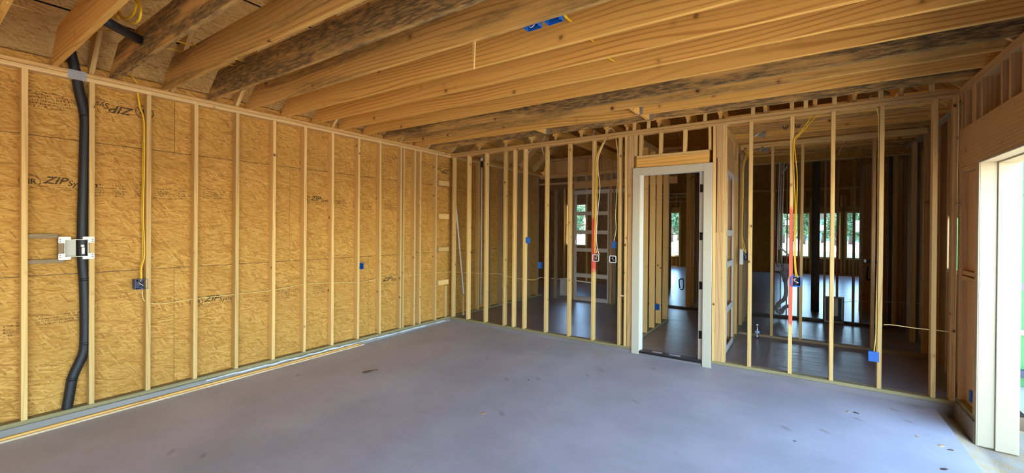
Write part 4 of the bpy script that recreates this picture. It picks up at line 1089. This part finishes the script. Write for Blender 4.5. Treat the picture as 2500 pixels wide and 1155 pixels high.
# ------------------------------------------------------------------ things on the floor
zfl = gz(XL, 2.3)
bt = board('trim_board', None, (XL+.043, 3.90, gz(XL, 3.90)+.009), (XL+.030, YF+5.5, gz(XL, YF+5.5)+.009), (1, 0, 0), .042, .017, MT['trim'])
tag(bt, 'long pale trim board lying on the floor along the left curb', 'board')
bt = board('trim_board', None, (XL+.034, 3.84, gz(XL, 3.84)+.027), (XL+.022, YF+5.5, gz(XL, YF+5.5)+.027), (1, 0, 0), .030, .018, MT['joist'])
tag(bt, 'narrower reddish board stacked on the long pale trim board', 'board')
# curl of bark
q = PZ(903, 912, gz(-4.28, 3.21))
vs, fs = [], []
for i in range(9):
    for k in range(6):
        s = i/8; wv_ = .028*math.sin(math.pi*min(1, s*1.2+.08))+.006; ang = -1.1+2.2*k/5
        vs.append((s*.17+.01*math.sin(k*2.), wv_*math.sin(ang)+.012*math.sin(s*4), .012+.02*math.cos(ang)*.8-.014+.012*s*s))
for i in range(8):
    for k in range(5): fs.append((i*6+k, (i+1)*6+k, (i+1)*6+k+1, i*6+k+1))
bk = link('bark_curl', mesh('bark_curl', vs, fs, MT['bark'], True), None, M.Translation((q.x-.07, q.y-.05, gz(q.x, q.y)+.004)) @ M.Rotation(math.radians(62), 4, 'Z'))
sm = bk.modifiers.new('solid', 'SOLIDIFY'); sm.thickness = .003
tag(bk, 'curled brown strip of bark lying on the garage floor', 'bark')
CHIP = ['tan wood chip on the slab in front of the low blue box', 'dark chip just right of the tan one before the low blue box', 'tan chip close to the curb below the right hand studs', 'dark chip alone on the open slab below the two-gang box', 'tan chip near the rough concrete edge, nearest the white jamb', 'dark chip at the very bottom of the photo by the rough concrete', 'tan chip on the bluish slab left of the rough concrete', 'dark chip beside the rough concrete edge, below the tan one',
        'tan chip on the slab before the door sill', 'dark chip on the slab in front of the paired studs', 'tan chip in the middle of the slab, furthest left of all chips']
rng = random.Random(5)
for k, (px, py) in enumerate(((2070, 1008), (2090, 1011), (2040, 915), (1940, 1078), (2298, 1090), (2305, 1146), (2240, 1068), (2320, 1100), (1607, 917), (1290, 930), (1180, 1010))):
    q = PZ(px, py, gz(0, 4)); q.z = gz(q.x, q.y)
    L = rng.uniform(.012, .035); w = L*.45
    vs = [(-L, -w*.4, .001), (-L*.2, -w, .003), (L, -w*.2, .001), (L*.6, w*.7, .004), (-L*.5, w, .002)]
    o = link('wood_chip', mesh('wood_chip', vs+[(x, y, 0) for x, y, z in vs], [(0, 1, 2, 3, 4), (9, 8, 7, 6, 5)]+[(i, 5+i, 5+(i+1) % 5, (i+1) % 5) for i in range(5)], MT['bark'] if k % 2 else MT['brown']), None, M.Translation(q+V((0, 0, .0005))) @ M.Rotation(rng.uniform(0, 6), 4, 'Z'))
    tag(o, CHIP[k], 'chip', 'wood chips on the garage floor')
# splinter hanging from a joist
q = PJ(1151, 103, 6, -.012); q.z = ZT
k0 = 5
qq = PJ(1151, 100, k0, .0)
prism('wood_splinter', None, [(-.012, 0), (.012, 0), (.009, -.10), (.002, -.21), (-.006, -.12)], (qq.x, atj(k0, qq.x)+.030, ZT+.002), (1, 0, 0), (0, 0, 1), .012, MT['stud'])
tag(bpy.data.objects['wood_splinter'], 'pale splinter hanging from the underside of a ceiling joist', 'splinter')
# water bottle in the laundry space
q = PZ(1850, 822, 0); q = V((q.x, 7.60, 0))
bo = thing('water_bottle', 'clear plastic water bottle standing on the dim laundry floor', 'bottle', q)
lathe('body', bo, [(.026, .0), (.032, .006), (.032, .04), (.029, .05), (.032, .06), (.032, .13), (.030, .15), (.014, .19), (.013, .205)], q, MT['bottle'], 18)
lathe('cap', bo, [(.0145, .2), (.0145, .218), (.012, .22)], q, MT['cap'], 14)
lathe('label', bo, [(.0326, .08), (.0326, .115)], q, MT['label'], 18)

# ------------------------------------------------------------------ plumbing and fixtures in the house
q0 = PX(1176, 740, XL+.03)
vp = thing('vent_pipe', 'slim white vertical pipe before the left wall of the room behind', 'pipe', q0)
tube('pipe', vp, [PX(1174, 745, XL+.03), PX(1176.5, 402, XL+.03)], .013, MT['pvc'], n=0, sides=10)
lathe('black_coupling', vp, [(.03, -.12), (.03, 0)], PX(1176.5, 395, XL+.03), MT['black'], 10)
lathe('cap', vp, [(.034, 0), (.036, .035), (.02, .06)], PX(1176.5, 392, XL+.03), MT['pvc'], 12)
lt_ = board('trim_strip', None, PX(1132, 718, XL+.14), PX(1110, 462, XL+.012), (0, 1, 0), .028, .012, MT['pvc'])
tag(lt_, 'thin white strip leaning against the left wall beyond the corner studs', 'trim strip')
ls = board('lumber_offcut', None, PX(1131, 770, XL+.10), PX(1131, 722, XL+.10), (0, 1, 0), .035, .02, MT['stud'])
ls.matrix_basis = ls.matrix_basis; tag(ls, 'short lumber offcut standing beside the foot of the leaning white strip', 'offcut')
wbx = thing('carton', 'pale upright carton on the floor of the room behind the garage', 'carton', PZ(1383, 720, 0))
q = PY(1378, 690, 9.55)
bbox('carton_body', wbx, (q.x-.10, 9.5, 0), (q.x+.12, 9.75, .42), MT['greyslat'], 2)
bbox('carton_flap', wbx, (q.x-.10, 9.49, .40), (q.x+.12, 9.5, .44), MT['paleplastic'], 0)
# drain trap
dp = thing('drain_pipe', 'grey plastic drain with a trap hanging in the kitchen wall studs', 'pipe', PY(1915, 700, YW3))
yd = YW3-.05
tube('standpipe', dp, [PY(1917, 655, yd), PY(1918, 690, yd), PY(1919, 715, yd), PY(1914, 731, yd), PY(1902, 740, yd), PY(1896, 752, yd), PY(1901, 762, yd), PY(1909, 762, yd), PY(1913, 753, yd), PY(1921, 748, yd), PY(1930, 749, yd)], .034, MT['greypvc'], sides=14, n=6)
lathe('hub', dp, [(.034, -.17), (.055, -.05), (.078, .0), (.078, .06)], PY(1917, 668, yd), MT['greypvc'], 16)
sb = thing('supply_box', 'grey washer supply board with two valves in the kitchen wall', 'supply box', PY(1906, 650, YW3))
a, b = PY(1892, 643, yd), PY(1930, 664, yd)
bbox('board', sb, (a.x, yd+.04, b.z), (b.x, yd+.06, a.z), MT['greypvc'], 0)
for px in (1898, 1909):
    q = PY(px, 645, yd); tube('valve', sb, [q+V((0, 0, .07)), q, q+V((.02, -.03, -.05)), q+V((.035, -.03, -.01))], .010, MT['steel'], n=4)
    tube('supply_tube', sb, [q+V((0, .03, .07)), q+V((0, .03, .9)), q+V((.02, .03, 2.1))], .009, MT['pvc'], n=3)
rp_ = thing('riser_pipe', 'white riser pipe climbing to the ceiling between the red kitchen studs', 'pipe', PY(1904, 600, YW3))
tube('riser', rp_, [PY(1908, 400, YW3+.02), PY(1905, 520, YW3+.02), PY(1902, 610, YW3+.02)], .018, MT['pvc'], n=0, sides=10)
tube('branch', rp_, [PY(1908, 425, YW3+.02), PY(1918, 412, YW3+.02), PY(1924, 400, YW3+.02)], .014, MT['pvc'], n=3)
tube('branch', rp_, [PY(1903, 602, YW3-.0), PY(1914, 612, YW3-.03), PY(1927, 624, YW3-.05)], .014, MT['pvc'], n=3)
# recessed dryer box
rb = thing('recess_box', 'pale framed recessed vent box set between the kitchen wall studs', 'recess box', PY(2036, 755, YW3))
a, b = PY(2012, 722, YW3-.03), PY(2060, 790, YW3-.03); y_ = YW3-.03
for lo, hi in (((a.x, y_-.03, b.z), (a.x+.03, y_, a.z)), ((b.x-.03, y_-.03, b.z), (b.x, y_, a.z)), ((a.x+.03, y_-.03, a.z-.025), (b.x-.03, y_, a.z)), ((a.x+.03, y_-.03, b.z), (b.x-.03, y_, b.z+.025))): bbox('frame', rb, lo, hi, MT['paleplastic'])
bbox('back', rb, (a.x+.03, y_+.02, b.z+.02), (b.x-.03, y_+.03, a.z-.02), MT['black'], 2)
bbox('panel', rb, (a.x+.075, y_+.0, b.z+.12), (b.x-.085, y_+.012, a.z-.035), MT['whiteplastic'], 2)
# black hose loop stubs in the hall
hp = tube('hose_loop', None, [PY(1660, 704, 9.35), PY(1658, 685, 9.35), PY(1662, 682, 9.35), PY(1668, 682, 9.35), PY(1668, 705, 9.35), PY(1661, 706, 9.35)], .012, MT['black'], n=4)
tag(hp, 'black hose loop hanging at the end of the hall', 'hose')
hp = tube('hose_loop', None, [PY(2118, 650, 10.0), PY(2116, 672, 10.0), PY(2118, 682, 10.0), PY(2128, 684, 10.0)], .018, MT['black'], n=4)
tag(hp, 'dark bent pipe stub left of the brown laundry stud', 'pipe')
tub = board('ledge', None, PY(2112, 637, 10.05), PY(2140, 640, 10.05), (0, 1, 0), .3, .05, MT['black']); tag(tub, 'black ledge at window sill height behind the brown laundry stud', 'ledge')
# light hanger bars in the laundry ceiling
for px, py, Y, lab in ((1853, 328, 6.62, 'silver light hanger bracket on the laundry ceiling, nearer one'), (1862, 364, 8.0, 'silver light hanger bracket past the laundry wall, farther one')):
    q = PZ(px, py, ZT-.004); Y = q.y; t = thing('light_bracket', lab, 'bracket', q)
    a = PZ(px-13, py+3, ZT-.004); b = PZ(px+16, py-3, ZT-.004); b.y = a.y = Y; a.z = b.z = ZT-.003
    board('bar', t, a, b, (0, 1, 0), .05, .006, MT['steel'])
    board('bar', t, a+V((0, .12, 0)), b+V((0, .12, 0)), (0, 1, 0), .02, .006, MT['steel'])
    q = PY(px+8, py, Y); board('clip', t, q+V((0, 0, -.05)), q+V((.03, 0, .05)), (1, 0, 0), .05, .004, MT['steel'])
    board('clip', t, q+V((-.1, 0, -.02)), q+V((-.03, 0, .02)), (0, 1, 0), .06, .012, MT['whiteplastic'])
for px, py, Y, lab in ((1917, 312, 6.4, 'bent black wire hanger under the laundry joists, left of the yellow pair'), (1947, 308, 6.4, 'bent black wire hanger under the laundry joists, right of the yellow pair')):
    o = tube('wire_hanger', None, [PY(px-6, py-5, Y), PY(px-2, py+6, Y), PY(px+1, py-4, Y), PY(px+3, py+6, Y), PY(px+7, py-5, Y)], .005, MT['black'], n=2)
    tag(o, lab, 'hanger')
sp = tube('spike_pin', None, [PX(2330, 500, XR-.01), PX(2341, 499, XR-.03)], .008, MT['steel'], n=0); tag(sp, 'short bright metal pin poking from the right corner studs', 'pin')
# loose pale spacer nailed between the last two studs before the door
sp = PY(1518, 722, YB+.02); o = bbox('shim', None, (sp.x-.03, YB+.01, sp.z-.01), (sp.x+.03, YB+.03, sp.z+.01), MT['trim'], 0); tag(o, 'small pale shim bridging the two studs left of the door', 'shim')

# ================================================================== OUTSIDE BEYOND THE FAR WINDOWS
def crown_mesh(seed, n=2600):
    rng = random.Random(seed); vs, fs = [], []
    blobs = [(rng.uniform(-1.5, 1.5), rng.uniform(-1.5, 1.5), rng.uniform(2.0, 6.5), rng.uniform(1.0, 1.9)) for _ in range(11)]
    for _ in range(n):
        bx_, by_, bz_, br = rng.choice(blobs)
        d = V((rng.gauss(0, 1), rng.gauss(0, 1), rng.gauss(0, 1))).normalized()*br*rng.uniform(.7, 1)
        c = V((bx_, by_, bz_))+d
        u = V((rng.gauss(0, 1), rng.gauss(0, 1), rng.gauss(0, 1))).normalized(); w = u.orthogonal().normalized()
        s = rng.uniform(.10, .24); i = len(vs)
        vs += [c-u*s-w*s*.6, c+u*s-w*s*.6, c+u*s+w*s*.6, c-u*s+w*s*.6]; fs.append((i, i+1, i+2, i+3))
    return mesh('crown', vs, fs, MT['leaves'])
crowns = [crown_mesh(1), crown_mesh(2), crown_mesh(3)]
TR = [(1880, 'leftmost tree outside the first far window'), (1912, 'tall tree filling the left of the first far window'), (1935, 'tree behind the red stud in the first far window'), (1962, 'tree at the right edge of the first far window'), (2008, 'low tree left in the middle far window'), (2036, 'tree right in the middle far window'), (2076, 'tree at the left of the third far window'), (2104, 'tree in the middle of the third far window'), (2130, 'tree at the right of the third far window'), (2160, 'tree past the right edge of the far windows'), (1640, 'tree outside the narrow window down the hall'), (1656, 'tree at the right of the narrow hall window'), (1405, 'tree outside the window of the room behind')]
for i, (px, lab) in enumerate(TR):
    Y = (62, 70, 78, 66, 74, 62, 70, 78, 62, 70, 62, 72, 66)[i]
    g_ = PY(px, 560, Y); sc = (.6, .85, .72, .66, .42, .5, .8, .46, .55, .8, .8, .6, .8)[i]
    t = thing('tree', lab, 'tree', (g_.x, Y, .1), 'trees beyond the house')
    o = link('crown', crowns[i % 3], t, M.Translation((g_.x, Y, .1)) @ M.Rotation(i*1.3, 4, 'Z') @ M.Scale(sc, 4))
    tube('trunk', t, [(g_.x, Y, .0), (g_.x+.1, Y, 2.4*sc), (g_.x, Y, 4.5*sc)], [.22, .16, .08], MT['trunk'], n=0, sides=8)
def house(px, Y, w, h, lab):
    q = PY(px, 560, Y); t = thing('building', lab, 'building', (q.x, Y, .1))
    bbox('wall', t, (q.x-w/2, Y, .1), (q.x+w/2, Y+8, h), MT['tealwrap'], 0)
    prism('roof', t, [(-w/2-.4, 0), (w/2+.4, 0), (0, w*.32)], (q.x, Y+4, h), (1, 0, 0), (0, 0, 1), 8.6, MT['trunk'])
    for k in (-.25, .2): bbox('window', t, (q.x+w*k-.5, Y-.04, 1.2), (q.x+w*k+.5, Y-.005, 2.6), MT['black'], 2)
house(2030, 84, 9, 3.6, 'teal wrapped house seen through the middle far window')
house(2118, 100, 9, 3.8, 'teal wrapped house seen through the third far window')
